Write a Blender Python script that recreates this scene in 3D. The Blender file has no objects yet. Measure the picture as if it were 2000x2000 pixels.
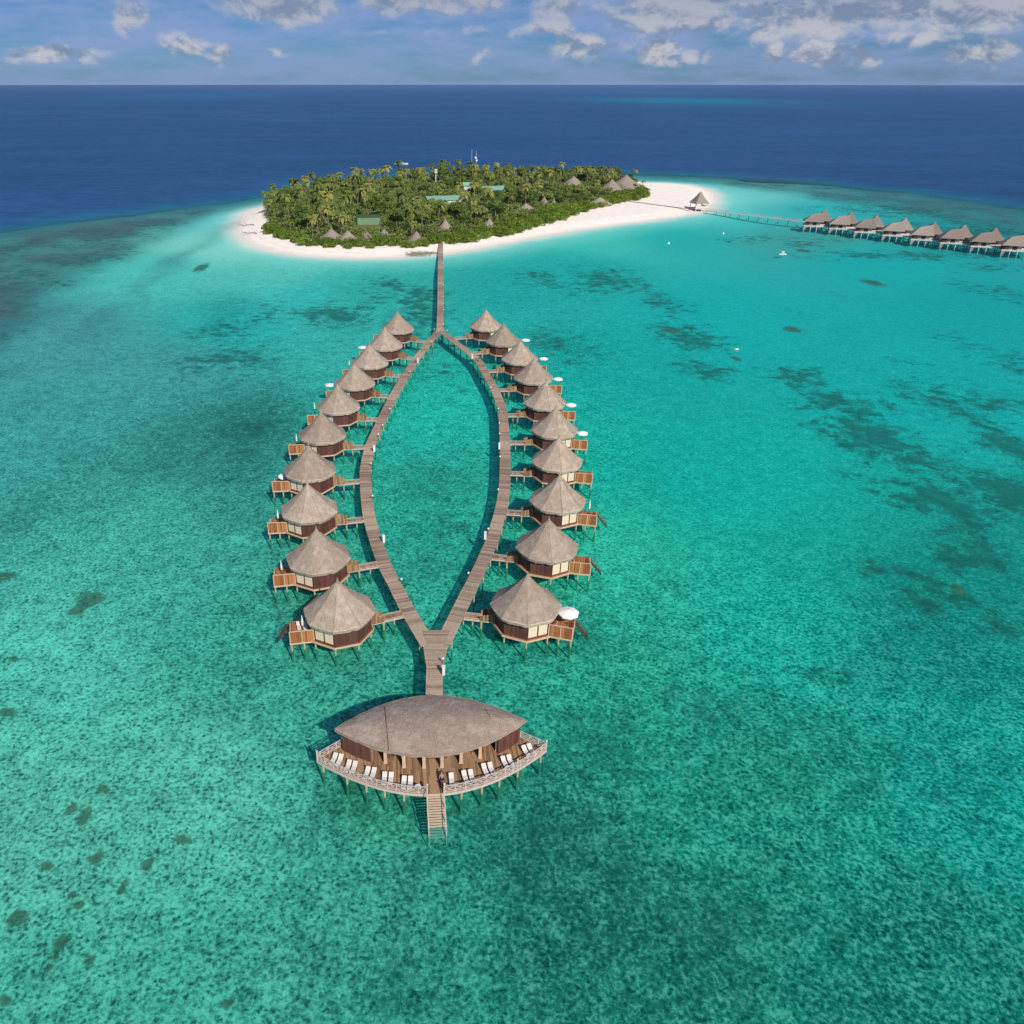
import bpy, math, random
import numpy as np
from mathutils import Vector, Matrix, noise as mn
random.seed(7); rng=np.random.default_rng(7)
S=bpy.context.scene; C=S.collection
# ------------------------------------------------------------------ camera
CH=70.0; F=1550.0; CX=850.0; AL=math.atan(839/F); ca,sa=math.cos(AL),math.sin(AL)
cd=bpy.data.cameras.new('camera'); cam=bpy.data.objects.new('camera',cd); C.objects.link(cam)
cam.location=(0,0,CH); cam.rotation_euler=(math.pi/2-AL,0,0)
cd.sensor_width=36; cd.lens=36*F/2000; cd.shift_x=(1000-CX)/2000; cd.clip_start=1; cd.clip_end=200000
S.camera=cam
def P(px,py,z=0.0):          # a point at height z seen at that place of the photograph (2000 px wide)
    u=(px-CX)/F; v=(py-1000)/F
    d=(u,ca-v*sa,-sa-v*ca); t=(z-CH)/d[2]
    return Vector((d[0]*t,d[1]*t,z))
def PJ(x,y,z):
    dz=z-CH; dep=y*ca-dz*sa
    return CX+F*x/dep, 1000-F*(y*sa+dz*ca)/dep
# ------------------------------------------------------------------ sun + sky
SUNV=Vector((.47,-1.08,.92)).normalized()
sl=bpy.data.lights.new('sun','SUN'); sl.energy=4.6; sl.angle=math.radians(.55); sl.color=(1,.93,.83)
so=bpy.data.objects.new('sun',sl); C.objects.link(so); so.rotation_euler=SUNV.to_track_quat('Z','Y').to_euler()
so.location=(0,0,200)
W=bpy.data.worlds.new('World'); S.world=W; W.use_nodes=True
class NT:
    def __init__(s,t): s.t=t; s.n=t.nodes; s.l=t.links
    def new(s,k,**a):
        n=s.n.new(k)
        for q,v in a.items(): setattr(n,q,v)
        return n
    def put(s,sock,v):
        if isinstance(v,bpy.types.NodeSocket): s.l.new(v,sock)
        elif v is not None: sock.default_value=v
    def m(s,op,a,b=None,c=None,clamp=False):
        n=s.new('ShaderNodeMath',operation=op,use_clamp=clamp); s.put(n.inputs[0],a)
        if b is not None: s.put(n.inputs[1],b)
        if c is not None: s.put(n.inputs[2],c)
        return n.outputs[0]
    def vm(s,op,a,b=None,sc=None):
        n=s.new('ShaderNodeVectorMath',operation=op); s.put(n.inputs[0],a)
        if b is not None: s.put(n.inputs[1],b)
        if sc is not None: s.put(n.inputs['Scale'],sc)
        return n.outputs[1] if op in('LENGTH','DOT_PRODUCT','DISTANCE') else n.outputs[0]
    def noise(s,vec,scale,detail=4,rough=.55,dist=0):
        n=s.new('ShaderNodeTexNoise'); s.put(n.inputs['Vector'],vec); s.put(n.inputs['Scale'],scale)
        n.inputs['Detail'].default_value=detail; n.inputs['Roughness'].default_value=rough; n.inputs['Distortion'].default_value=dist
        return n.outputs['Fac']
    def mr(s,v,a,b,c=0.,d=1.,smooth=True):
        n=s.new('ShaderNodeMapRange',interpolation_type='SMOOTHSTEP' if smooth else 'LINEAR')
        for i,x in enumerate((v,a,b,c,d)): s.put(n.inputs[i],x)
        return n.outputs[0]
    def mix(s,f,a,b,mode='MIX'):
        n=s.new('ShaderNodeMix',data_type='RGBA',blend_type=mode); s.put(n.inputs[0],f)
        s.put(n.inputs[6],a if isinstance(a,bpy.types.NodeSocket) else (*a,1)); s.put(n.inputs[7],b if isinstance(b,bpy.types.NodeSocket) else (*b,1))
        return n.outputs[2]
w=NT(W.node_tree); w.n.clear()
tc=w.new('ShaderNodeTexCoord').outputs['Generated']
sp=w.new('ShaderNodeSeparateXYZ'); w.l.new(tc,sp.inputs[0])
zc=w.m('MAXIMUM',sp.outputs[2],.004)
cb=w.new('ShaderNodeCombineXYZ'); w.l.new(sp.outputs[0],cb.inputs[0]); w.l.new(sp.outputs[1],cb.inputs[1]); w.l.new(zc,cb.inputs[2])
sky=w.new('ShaderNodeTexSky',sky_type='NISHITA'); sky.sun_disc=False
sky.sun_elevation=math.asin(SUNV.z); sky.sun_rotation=math.atan2(SUNV.x,SUNV.y); sky.air_density=.8; sky.dust_density=.3; sky.ozone_density=3.0
w.l.new(w.vm('NORMALIZE',cb.outputs[0]),sky.inputs[0])
SKYT=(.205,.37,.61)
base=w.mix(1.0,sky.outputs[0],SKYT,'MULTIPLY')
az=w.m('ARCTAN2',sp.outputs[0],sp.outputs[1]); el=w.m('ARCSINE',w.m('MAXIMUM',sp.outputs[2],0.))
cv=w.new('ShaderNodeCombineXYZ'); w.l.new(az,cv.inputs[0]); w.l.new(el,cv.inputs[1]); cv=cv.outputs[0]
# clouds: cumulus banks by azimuth and elevation (radians), (az, el, half width, half height, weight)
def AE(px,py):
    u=(px-CX)/F; v=(py-1000)/F; d=Vector((u,ca-v*sa,-sa-v*ca)).normalized()
    return math.atan2(d.x,d.y),math.asin(d.z)
blobs=[(545,6,165,58,1.2),(840,-6,200,48,1.2),(255,30,52,62,.9),(360,88,66,34,.85),(430,102,56,26,.75),(110,106,120,24,.9),(30,108,60,20,.75),
 (1140,92,95,36,.95),(1290,100,66,44,1.1),(1345,106,34,28,.8),(1075,56,100,26,.8),(1505,104,36,40,1.0),(1600,104,72,40,1.1),(1685,112,52,32,.95),(1880,110,66,32,1.0),(1950,104,64,44,1.15),
 (1330,12,200,78,1.3),(1600,28,220,62,1.2),(1740,10,200,66,1.2),(1090,14,90,54,.95),(1900,20,190,60,1.1),(1500,54,60,40,.9),(550,98,46,18,.6),(900,60,90,18,.55),(940,108,30,22,.7),(1390,108,24,30,.75),(740,64,90,12,.45),(1800,70,150,22,.6)]
wob=w.new('ShaderNodeTexNoise'); w.put(wob.inputs['Vector'],w.vm('MULTIPLY',cv,(1,1.7,1))); wob.inputs['Scale'].default_value=22; wob.inputs['Detail'].default_value=6
cvw=w.vm('ADD',cv,w.vm('MULTIPLY',w.vm('SUBTRACT',wob.outputs['Color'],(.5,.5,.5)),(.05,.018,0)))
field=None
for bx,by,hw,hh,wt in blobs:
    a0,e0=AE(bx,by); a1,_=AE(bx+hw,by); _,e1=AE(bx,by-hh)
    q=w.vm('MULTIPLY',w.vm('SUBTRACT',cvw,(a0,e0,0)),(1/(a1-a0),1/(e1-e0),0))
    g=w.mr(w.vm('LENGTH',q),1.25,.1,0,wt)
    field=g if field is None else w.m('MAXIMUM',field,g)
n1=w.noise(w.vm('MULTIPLY',cv,(1,1.6,1)),26,10,.62,.4)
n1b=w.noise(w.vm("ADD",w.vm("MULTIPLY",cv,(1,1.6,1)),(-.006,.018,0)),26,10,.62,.4)
n2=w.noise(w.vm('MULTIPLY',cv,(1,4.5,1)),9,7,.6)
dens=w.mr(w.m('ADD',field,w.m('MULTIPLY',w.m('SUBTRACT',n1,.5),1.9)),.20,.95)
veil=w.m('MULTIPLY',w.mr(n2,.30,.62),w.mr(el,.0,.05,.75,1.0))
high=w.m('MULTIPLY',w.mr(n2,.55,.75),w.mr(el,.11,.2,0,.35))
lit=w.mr(w.m('SUBTRACT',n1,n1b),-.14,.10)
core=w.mr(el,.03,.085,1,.55)
litc=w.m('MULTIPLY',lit,core)
ccol=w.mix(litc,(.21,.265,.38),(.57,.57,.595))
c1=w.mix(w.m('MULTIPLY',veil,.75),w.mix(1.0,base,(.1,.1,.1),'MULTIPLY'),(.27,.355,.62))
c2=w.mix(w.m('MULTIPLY',dens,.80),c1,ccol)
c3=w.mix(high,c2,(.38,.42,.52))
bg=w.new('ShaderNodeBackground'); w.l.new(w.vm('SCALE',c3,sc=10.),bg.inputs[0]); bg.inputs[1].default_value=.1
wo=w.new('ShaderNodeOutputWorld'); w.l.new(bg.outputs[0],wo.inputs[0])
S.view_settings.view_transform='Standard'; S.view_settings.look='None'; S.view_settings.exposure=0; S.view_settings.gamma=1
S.cycles.max_bounces=6; S.cycles.diffuse_bounces=2; S.cycles.glossy_bounces=2; S.cycles.transparent_max_bounces=12
# ------------------------------------------------------------------ materials
def mat(name,build,rough=.8,spec=.3):
    M=bpy.data.materials.new(name); M.use_nodes=True; t=NT(M.node_tree)
    b=t.n['Principled BSDF']; b.inputs['Roughness'].default_value=rough; b.inputs['Specular IOR Level'].default_value=spec
    build(t,b); return M
def obco(t): return t.new('ShaderNodeTexCoord').outputs['Object']
def geo(t): return t.new('ShaderNodeNewGeometry').outputs['Position']
def bump(t,b,h,s=.4,d=.05):
    n=t.new('ShaderNodeBump'); n.inputs['Strength'].default_value=s; n.inputs['Distance'].default_value=d
    t.l.new(h,n.inputs['Height']); t.l.new(n.outputs[0],b.inputs['Normal'])
def plain(c,var=.15,sc=3.):
    def f(t,b):
        n=t.noise(obco(t),sc,5,.6)
        t.l.new(t.mix(1.0,t.mix(n,tuple(x*(1-var*1.6) for x in c),tuple(min(1,x*(1+var*1.2)) for x in c)),c2g(t,.94,1.04),'MULTIPLY'),b.inputs['Base Color'])
    return f
def c2g(t,a,b_):
    r=t.new('ShaderNodeObjectInfo').outputs['Random']
    n=t.new('ShaderNodeCombineColor'); v=t.mr(r,0,1,a,b_,False)
    for i in range(3): t.l.new(v,n.inputs[i])
    return n.outputs[0]
def thatch(c1,c2,c3):
    def f(t,b):
        v=geo(t)
        sx=t.new('ShaderNodeSeparateXYZ'); t.l.new(obco(t),sx.inputs[0]); cx=t.new('ShaderNodeCombineXYZ')
        t.l.new(t.m('MULTIPLY',t.m('ARCTAN2',sx.outputs[1],sx.outputs[0]),9.),cx.inputs[0]); t.l.new(t.m('MULTIPLY',sx.outputs[2],1.5),cx.inputs[1])
        a=t.m('ADD',t.m('MULTIPLY',t.noise(t.vm('MULTIPLY',obco(t),(7,7,1.6)),1.6,6,.7),.5),t.m('MULTIPLY',t.noise(cx.outputs[0],1.6,5,.7),.5))
        l=t.noise(v,.9,4,.6); l2=t.noise(v,5.5,3,.6)
        base=t.mix(t.mr(a,.3,.7),c1,c2)
        base=t.mix(t.mr(l,.42,.68),base,c3)
        base=t.mix(t.m('MULTIPLY',t.mr(l2,.5,.75),.35),base,tuple(x*.55 for x in c1))
        t.l.new(t.mix(1.0,base,c2g(t,.80,1.14),'MULTIPLY'),b.inputs['Base Color'])
        bump(t,b,t.m('ADD',a,l2),.7,.12)
    return f
def attrwood(c1,c2,gs=1.0):     # per-plank tone comes from the mesh attribute 'tone'
    def f(t,b):
        at=t.new('ShaderNodeAttribute',attribute_name='tone').outputs['Fac']
        n=t.noise(geo(t),1.3*gs,5,.6); n2=t.noise(geo(t),.18,3,.5)
        k=t.m('ADD',t.m('MULTIPLY',at,.5),t.m('MULTIPLY',n,.3)); k=t.m('ADD',k,t.m('MULTIPLY',n2,.35),clamp=True)
        t.l.new(t.mix(t.mr(k,.25,.9),c1,c2),b.inputs['Base Color'])
        bump(t,b,at,.3,.02)
    return f
M={}
M['thatch']=mat('thatch_brown',thatch((.225,.168,.122),(.46,.365,.28),(.42,.35,.285)),.95,.1)
def thatchp(t,b):
    v=obco(t); a=t.noise(t.vm('MULTIPLY',v,(9,1.4,2)),1.5,7,.75); c_=t.noise(t.vm('MULTIPLY',v,(.5,4.5,1)),1.2,4,.6); l=t.noise(v,.5,5,.65); l2=t.noise(v,3.,5,.7)
    base=t.mix(t.mr(a,.3,.7),(.24,.18,.135),(.44,.345,.27)); base=t.mix(t.m('MULTIPLY',t.mr(c_,.45,.7),.45),base,(.20,.15,.115)); base=t.mix(t.mr(l,.45,.7,0,.7),base,(.46,.38,.31))
    base=t.mix(t.m('MULTIPLY',t.mr(l2,.52,.72),.4),base,(.16,.12,.09)); t.l.new(base,b.inputs['Base Color']); bump(t,b,t.m('ADD',a,l2),.8,.12)
M['thatch_pav']=mat('thatch_pavilion',thatchp,.95,.1)
M['thatch_edge']=mat('thatch_edge',thatch((.36,.28,.21),(.60,.49,.39),(.52,.42,.34)),.95,.1)
M['thatch_grey']=mat('thatch_grey',thatch((.21,.165,.135),(.36,.295,.245),(.30,.25,.215)),.95,.1)
M['planks']=mat('weathered_planks',attrwood((.20,.14,.105),(.45,.335,.25)),.85,.15)
M['deckorange']=mat('orange_planks',attrwood((.25,.095,.038),(.50,.215,.085)),.7,.2)
M['deckbrown']=mat('brown_deck_planks',attrwood((.19,.105,.055),(.42,.26,.145)),.8,.2)
M['mahogany']=mat('dark_red_planks',attrwood((.08,.034,.028),(.15,.064,.05)),.65,.25)
M['beam']=mat('pale_beam',plain((.60,.44,.31),.2),.8,.2)
def pilem(t,b):
    p=geo(t); sz=t.new('ShaderNodeSeparateXYZ'); t.l.new(p,sz.inputs[0]); n=t.noise(p,2.,4,.6)
    t.l.new(t.mix(t.mr(t.m('ADD',sz.outputs[2],t.m('MULTIPLY',n,.35)),.2,.5),(.11,.21,.11),t.mix(n,(.34,.29,.19),(.50,.43,.30))),b.inputs['Base Color'])
M['pile']=mat('pile_wood',pilem,.8,.2)
M['darkwood']=mat('dark_wood',plain((.12,.07,.05),.2),.8,.2)
M['palerail']=mat('pale_rail',plain((.56,.46,.41),.15),.8,.2)
M['cream']=mat('cream_shutter',plain((.74,.61,.44),.08),.6,.3)
M['white']=mat('white_paint',plain((.80,.79,.77),.04),.5,.4)
M['cloth']=mat('cream_cloth',plain((.70,.64,.57),.06),.9,.1); M['canvas']=mat('white_canvas',plain((.82,.80,.77),.03),.9,.1)
M['whitewall']=mat('white_wall',plain((.60,.555,.505),.08),.8,.2)
M['bark']=mat('palm_bark',plain((.24,.19,.14),.25,2.),.9,.1)
M['greenroof']=mat('green_sheet_roof',plain((.20,.42,.32),.1,1.),.6,.3)
M['court']=mat('green_court',plain((.20,.32,.15),.1,.3),.9,.1)
M['net']=mat('green_fence',plain((.045,.10,.06),.1),.9,.1)
M['metal']=mat('white_metal',plain((.7,.7,.7),.05),.4,.5)
M['navy']=mat('navy_cloth',plain((.03,.03,.12),.1),.9,.1)
M['skin']=mat('skin',plain((.45,.24,.17),.05),.6,.3)
M['browncloth']=mat('brown_cloth',plain((.22,.10,.07),.1),.9,.1)
M['hair']=mat('dark_hair',plain((.02,.015,.012),.1),.7,.3)
M['orange']=mat('orange_plastic',plain((.6,.2,.06),.05),.5,.4)
def leafmat(name,c1,c2,c3,var=(.7,1.25)):
    def f(t,b):
        at=t.new('ShaderNodeAttribute',attribute_name='tone').outputs['Fac']
        r=t.new('ShaderNodeObjectInfo').outputs['Random']
        col=t.mix(at,c1,c2); col=t.mix(t.mr(r,.45,1,0,.8),col,c3)
        t.l.new(t.mix(1.0,col,c2g(t,*var),'MULTIPLY'),b.inputs['Base Color'])
        b.inputs['Subsurface Weight'].default_value=0
        tr=t.new('ShaderNodeBsdfTranslucent'); t.l.new(col,tr.inputs[0])
        ms=t.new('ShaderNodeMixShader'); ms.inputs[0].default_value=.35
        t.l.new(b.outputs[0],ms.inputs[1]); t.l.new(tr.outputs[0],ms.inputs[2]); t.l.new(ms.outputs[0],t.n['Material Output'].inputs[0])
    return mat(name,f,.6,.3)
M['palm']=leafmat('palm_leaf',(.13,.19,.036),(.26,.30,.065),(.34,.325,.085))
M['leaf']=leafmat('broad_leaf',(.11,.18,.035),(.22,.295,.06),(.26,.30,.09))
M['shrub']=leafmat('shrub_leaf',(.12,.19,.02),(.25,.34,.035),(.20,.30,.04),(.85,1.15))
# ------------------------------------------------------------------ mesh helpers
class MB:
    def __init__(s): s.v=[]; s.f=[]; s.t=[]
    def add(s,vs,fs,tone=None):
        o=len(s.v); s.v+= [tuple(x) for x in vs]; s.f+=[tuple(i+o for i in q) for q in fs]
        tn=random.random() if tone is None else tone; s.t+=[tn]*len(vs); return s
    def box(s,c,d,rz=0,tone=None,M4=None):
        vs=[Vector((sx*d[0]/2,sy*d[1]/2,sz*d[2]/2)) for sx in(-1,1) for sy in(-1,1) for sz in(-1,1)]
        R=Matrix.Rotation(rz,3,'Z') if M4 is None else M4
        vs=[R@q+Vector(c) for q in vs]
        return s.add(vs,[(0,1,3,2),(4,6,7,5),(0,4,5,1),(2,3,7,6),(0,2,6,4),(1,5,7,3)],tone)
    def tube(s,a,b,r0,r1=None,n=8,tone=None,cap=True):
        a,b=Vector(a),Vector(b); r1=r0 if r1 is None else r1
        q=(b-a).to_track_quat('Z','Y').to_matrix(); vs=[]
        for p,r in((a,r0),(b,r1)):
            for k in range(n):
                an=2*math.pi*k/n; vs.append(p+q@Vector((r*math.cos(an),r*math.sin(an),0)))
        fs=[(k,(k+1)%n,n+(k+1)%n,n+k) for k in range(n)]
        if cap: fs+=[tuple(range(n))[::-1],tuple(range(n,2*n))]
        return s.add(vs,fs,tone)
    def bar(s,a,b,w_,h_,tone=None):       # rectangular bar from a to b
        a,b=Vector(a),Vector(b); d=b-a; L=d.length
        x=d.normalized(); y=Vector((0,0,1)).cross(x)
        if y.length<1e-4: y=Vector((0,1,0))
        y.normalize(); z=x.cross(y)
        return s.box((a+b)/2,(L,w_,h_),tone=tone,M4=Matrix((x,y,z)).transposed())
    def prism(s,pts,z0,z1,tone=None):
        n=len(pts); vs=[(p[0],p[1],z0) for p in pts]+[(p[0],p[1],z1) for p in pts]
        return s.add(vs,[tuple(range(n))[::-1],tuple(range(n,2*n))]+[(k,(k+1)%n,n+(k+1)%n,n+k) for k in range(n)],tone)
    def sphere(s,c,r,n=10,m_=6,tone=None,sc=(1,1,1)):
        vs=[];fs=[]
        for i in range(m_+1):
            th=math.pi*i/m_
            for k in range(n):
                ph=2*math.pi*k/n; vs.append((c[0]+r*sc[0]*math.sin(th)*math.cos(ph),c[1]+r*sc[1]*math.sin(th)*math.sin(ph),c[2]+r*sc[2]*math.cos(th)))
        for i in range(m_):
            for k in range(n): fs.append((i*n+k,i*n+(k+1)%n,(i+1)*n+(k+1)%n,(i+1)*n+k)[::-1])
        return s.add(vs,fs,tone)
    def mesh(s,name,m,smooth=False,mirror=False):
        me=bpy.data.meshes.new(name)
        v=[(-x,y,z) for x,y,z in s.v] if mirror else s.v
        f=[q[::-1] for q in s.f] if mirror else s.f
        me.from_pydata(v,[],f)
        a=me.attributes.new('tone','FLOAT','POINT'); a.data.foreach_set('value',np.array(s.t,dtype=np.float32))
        me.materials.append(m); 
        if smooth: me.shade_smooth()
        me.update(); return me
    def build(s,name,m,parent=None,smooth=False,mirror=False):
        return link(name,s.mesh(name,m,smooth,mirror),parent)
def link(name,me,parent=None):
    o=bpy.data.objects.new(name,me); C.objects.link(o)
    if parent: o.parent=parent
    return o
def tag(o,label=None,cat=None,group=None,kind=None):
    if label: o['label']=label
    if cat: o['category']=cat
    if group: o['group']=group
    if kind: o['kind']=kind
    return o
def thing(name,label,cat,loc=(0,0,0),rz=0,group=None):
    o=bpy.data.objects.new(name,None); C.objects.link(o); o.location=loc; o.rotation_euler=(0,0,rz); o.empty_display_size=.2
    return tag(o,label,cat,group)
def kids(o): return [c for c in KD.get(o.name,[])]
def copy_tree(o,parent=None):
    c=o.copy(); C.objects.link(c)
    if parent: c.parent=parent
    for ch in list(o.children): copy_tree(ch,c)
    return c
# ------------------------------------------------------------------ terrain: lagoon floor, island, reef, deep water
def W2(l): return np.array([tuple(P(x,y,0))[:2] for x,y in l])
SHORE=W2([(500,409),(478,420),(468,440),(474,460),(494,476),(530,489),(580,497),(640,501),(700,503),(760,502),(815,499),(860,495),(920,486),(980,475),(1040,463),(1100,453),(1160,444),(1220,436),(1280,429),(1330,421),(1365,414),(1385,405),(1394,392),(1391,379),(1376,369),(1340,361),(1300,358),(1260,357),(1200,354),(1100,350),(1000,349),(900,350),(800,354),(700,362),(620,375),(550,393)])
VEG=W2([(514,398),(506,430),(528,455),(560,466),(600,476),(640,484),(700,487),(760,484),(820,482),(850,480),(900,472),(960,463),(1010,453),(1045,440),(1100,427),(1140,412),(1180,402),(1200,395),(1256,388),(1262,372),(1240,358),(1180,356),(1100,352),(1000,352),(900,353),(800,357),(700,366),(620,379),(560,392)])
REEF=W2([(-900,700),(-300,545),(0,471),(155,444),(310,421),(414,409),(500,398),(560,386),(700,355),(900,341),(1100,340),(1200,341),(1346,344),(1449,351),(1604,362),(1760,380),(1915,402),(2000,416),(2300,470),(2900,600),(4500,1500),(4500,3900),(-2500,3900),(-2500,1300)])
FLATI=W2([(-900,1100),(-200,720),(0,730),(70,640),(160,548),(245,500),(315,466),(414,421),(480,407),(560,392),(700,360),(900,345),(1100,343),(1200,346),(1346,352),(1449,363),(1604,384),(1700,398),(1800,418),(2000,462),(2400,540),(3000,700),(4500,1600),(4500,3900),(-2500,3900),(-2500,1400)])
def sdist(X,Y,poly):
    d=np.full(X.shape,1e18); ins=np.zeros(X.shape,bool); n=len(poly)
    for i in range(n):
        ax,ay=poly[i]; bx,by=poly[(i+1)%n]; ex,ey=bx-ax,by-ay
        t=np.clip(((X-ax)*ex+(Y-ay)*ey)/(ex*ex+ey*ey),0,1)
        d=np.minimum(d,(X-ax-t*ex)**2+(Y-ay-t*ey)**2)
        c=(ay>Y)!=(by>Y); ins^=c&(X<ex*(Y-ay)/(ey if abs(ey)>1e-9 else 1e-9)+ax)
    return np.where(ins,1,-1)*np.sqrt(d)
def ss(x,a,b): t=np.clip((x-a)/(b-a),0,1); return t*t*(3-2*t)
def lin(c): c=np.array(c)/255.; return np.where(c<.04045,c/12.92,((c+.055)/1.055)**2.4)
CP=[((50,1950),(60,158,133)),((400,1900),(54,150,125)),((800,1920),(34,128,102)),((1300,1920),(22,114,92)),((1900,1920),(12,112,96)),
((50,1600),(76,168,142)),((400,1500),(74,168,140)),((700,1700),(48,142,115)),((1100,1700),(22,110,87)),((1500,1500),(20,132,108)),((1950,1500),(5,145,130)),
((100,1250),(70,172,150)),((450,1250),(50,150,128)),((300,1050),(58,160,138)),((640,1300),(46,145,120)),((900,1350),(32,145,122)),((1250,1300),(28,148,120)),((1200,1100),(34,172,142)),((1500,1200),(8,158,138)),((1900,1250),(5,130,115)),
((100,850),(54,148,138)),((400,850),(42,128,118)),((300,700),(60,148,142)),((450,620),(25,165,155)),((600,560),(40,178,168)),((850,780),(15,172,152)),((880,980),(30,155,130)),((870,1150),(38,155,132)),
((1150,850),(0,166,146)),((1400,900),(0,168,150)),((1700,700),(0,167,157)),((1400,600),(0,171,164)),((1950,600),(0,160,156)),((1700,500),(0,172,166)),((1200,700),(0,162,150)),((1000,560),(20,160,150)),
((100,640),(66,145,145)),((300,520),(75,190,175)),((430,470),(130,212,190)),((560,530),(85,190,172)),((380,430),(95,195,185)),((700,560),(40,165,150)),
((1200,470),(60,190,170)),((1300,460),(20,175,165)),((1450,380),(110,203,190)),((1420,420),(60,190,180)),((1300,350),(85,185,182)),((1600,405),(40,180,175)),((1850,450),(10,150,150)),((1570,462),(60,160,150)),((1150,520),(10,165,155))]
PATCH=[(1060,540,60,16,.55),(1180,550,75,24,.7),(1290,590,50,26,.6),(1350,655,55,34,.8),(1375,715,45,26,.75),(1560,735,55,24,.8),(1640,790,70,30,.85),(1690,850,80,36,.95),(1800,890,75,40,.85),(1740,960,60,30,.8),
 (1850,980,90,45,.95),(1880,1060,80,36,.85),(1990,870,50,60,.9),(1980,960,60,50,.9),(1830,1170,120,30,.75),(1950,1200,70,40,.7),(1740,1110,60,18,.6),(1830,760,110,50,.5),(1960,700,60,40,.5),(1950,570,50,20,.5),
 (640,610,70,18,.95),(540,600,40,14,.6),(820,600,45,45,.85),(760,560,60,30,.5),(440,680,90,50,.5),(480,860,60,50,.35),(1070,670,70,30,.6),(880,720,60,40,.4),(880,1010,50,36,.35),
 (1500,1330,160,50,.42),(1380,1370,90,40,.4),
 (1540,470,120,9,.45),(1750,497,170,9,.55),(1960,520,110,9,.55),(1740,410,120,10,.7),(1900,450,110,14,.8)]
RUB=[(1150,1440,330,110,.9),(1000,1640,300,130,.95),(720,1570,170,90,.8),(1350,1800,420,150,.7),(1750,1500,280,120,.55),(640,1200,170,100,.6),(1080,1230,130,60,.8),(460,1330,80,110,.75),(500,1150,50,120,.6),(480,860,130,130,.85),(300,900,200,80,.6),(90,1010,140,80,.5),(850,960,100,90,.7),(880,1100,70,70,.6),(600,1450,200,60,.45),(900,1900,500,90,.55),(1900,1750,200,160,.5),(560,1750,120,100,.45),(1800,1250,200,60,.5),(60,1850,80,80,.4),(1300,1150,180,50,.35),(430,620,60,50,.5),(640,640,120,30,.6),(820,700,60,60,.5),(1100,680,80,50,.5)]
SPOT=[(171,1173,26,17),(152,1190,16,9),(10,1123,22,8),(13,1389,14,8),(137,1577,11,9),(163,1593,12,14),(130,1632,9,7),(186,1673,15,11),(89,1688,13,9),(290,1683,12,12),(238,1732,10,14),(140,1748,12,10),(155,1766,10,12),(34,1789,18,14),(122,1838,18,16),(108,1862,12,12),(93,1885,9,7),(171,1875,10,10),(10,1947,12,10),(445,1955,14,12),(355,1637,12,8),(199,1538,14,7),
 (393,523,12,7),(1548,643,17,6),(1703,552,18,6),(1871,1148,11,8),(1310,645,16,5),(1438,700,9,5),(1570,490,12,3),(815,505,26,3.5),(838,503,16,2.5),(225,1300,8,5),(30,1285,9,5)]
NANG=620; 
ang=np.concatenate([np.linspace(-180,-56,26)[:-1],np.linspace(-56,56,NANG),np.linspace(56,180,26)[1:-1]])
ang=np.radians(ang); NA=len(ang)
rad=np.concatenate([[2.,12.,24.],np.arange(34,200,.8),np.arange(200,330,1.5),np.arange(330,740,2.2),740*1.045**np.arange(0,86)])
NR=len(rad)
RR,AA=np.meshgrid(rad,ang,indexing='ij'); X=(RR*np.sin(AA)).ravel(); Y=(RR*np.cos(AA)).ravel()
def wn(X,Y,s,seed,o=3):
    # cheap band-limited value noise on numpy arrays
    r=np.random.default_rng(seed); out=np.zeros_like(X); amp=1.; tot=0
    for k in range(o):
        T=r.random((64,64)); x=X/s*2**k+17.3*k; y=Y/s*2**k+5.1*k
        xi=np.floor(x).astype(int); yi=np.floor(y).astype(int); fx=x-xi; fy=y-yi; fx=fx*fx*(3-2*fx); fy=fy*fy*(3-2*fy)
        a=T[xi%64,yi%64]; b=T[(xi+1)%64,yi%64]; c=T[xi%64,(yi+1)%64]; d=T[(xi+1)%64,(yi+1)%64]
        out+=amp*((a*(1-fx)+b*fx)*(1-fy)+(c*(1-fx)+d*fx)*fy); tot+=amp; amp*=.5
    return out/tot
sh=sdist(X,Y,SHORE)+(wn(X,Y,14,3)-.5)*4
rf=sdist(X,Y,REEF)+(wn(X,Y,40,5,4)-.5)*34*ss(-sh,20,60)
fl=sdist(X,Y,FLATI)+(wn(X,Y,30,6,4)-.5)*30*ss(-sh,20,60)
deep=ss(-rf,-8,34); deepB=ss(-rf,22,60); flat=ss(-fl,-10,26)*(1-deep); flat=flat*(.68+.32*ss(wn(X,Y,22,51,4)+.15*wn(X,Y*3,9,52,2),.40,.66))*np.where(X>60,.8,1)
off=ss(-sh,0,46); off2=ss(-sh,-5,34)
D0=np.hypot(X,Y)
rl=np.exp(-((fl-24+14*(wn(X,Y,35,61)-.5))/6.)**2)*ss(-X,90,140)*(.5+.5*wn(X,Y,8,62)); flat=np.maximum(flat,.62*rl*(1-deep))
lag=1.9+.5*(wn(X,Y,60,8)-.5)
Z=np.where(sh>0,np.minimum(1.3,.10*sh),-(lag*off+.02)); Z=Z*(1-deepB)+(-14)*deepB+flat*.7*off
Z=np.where(sh<=0,np.minimum(Z,-.02),Z)
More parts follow.
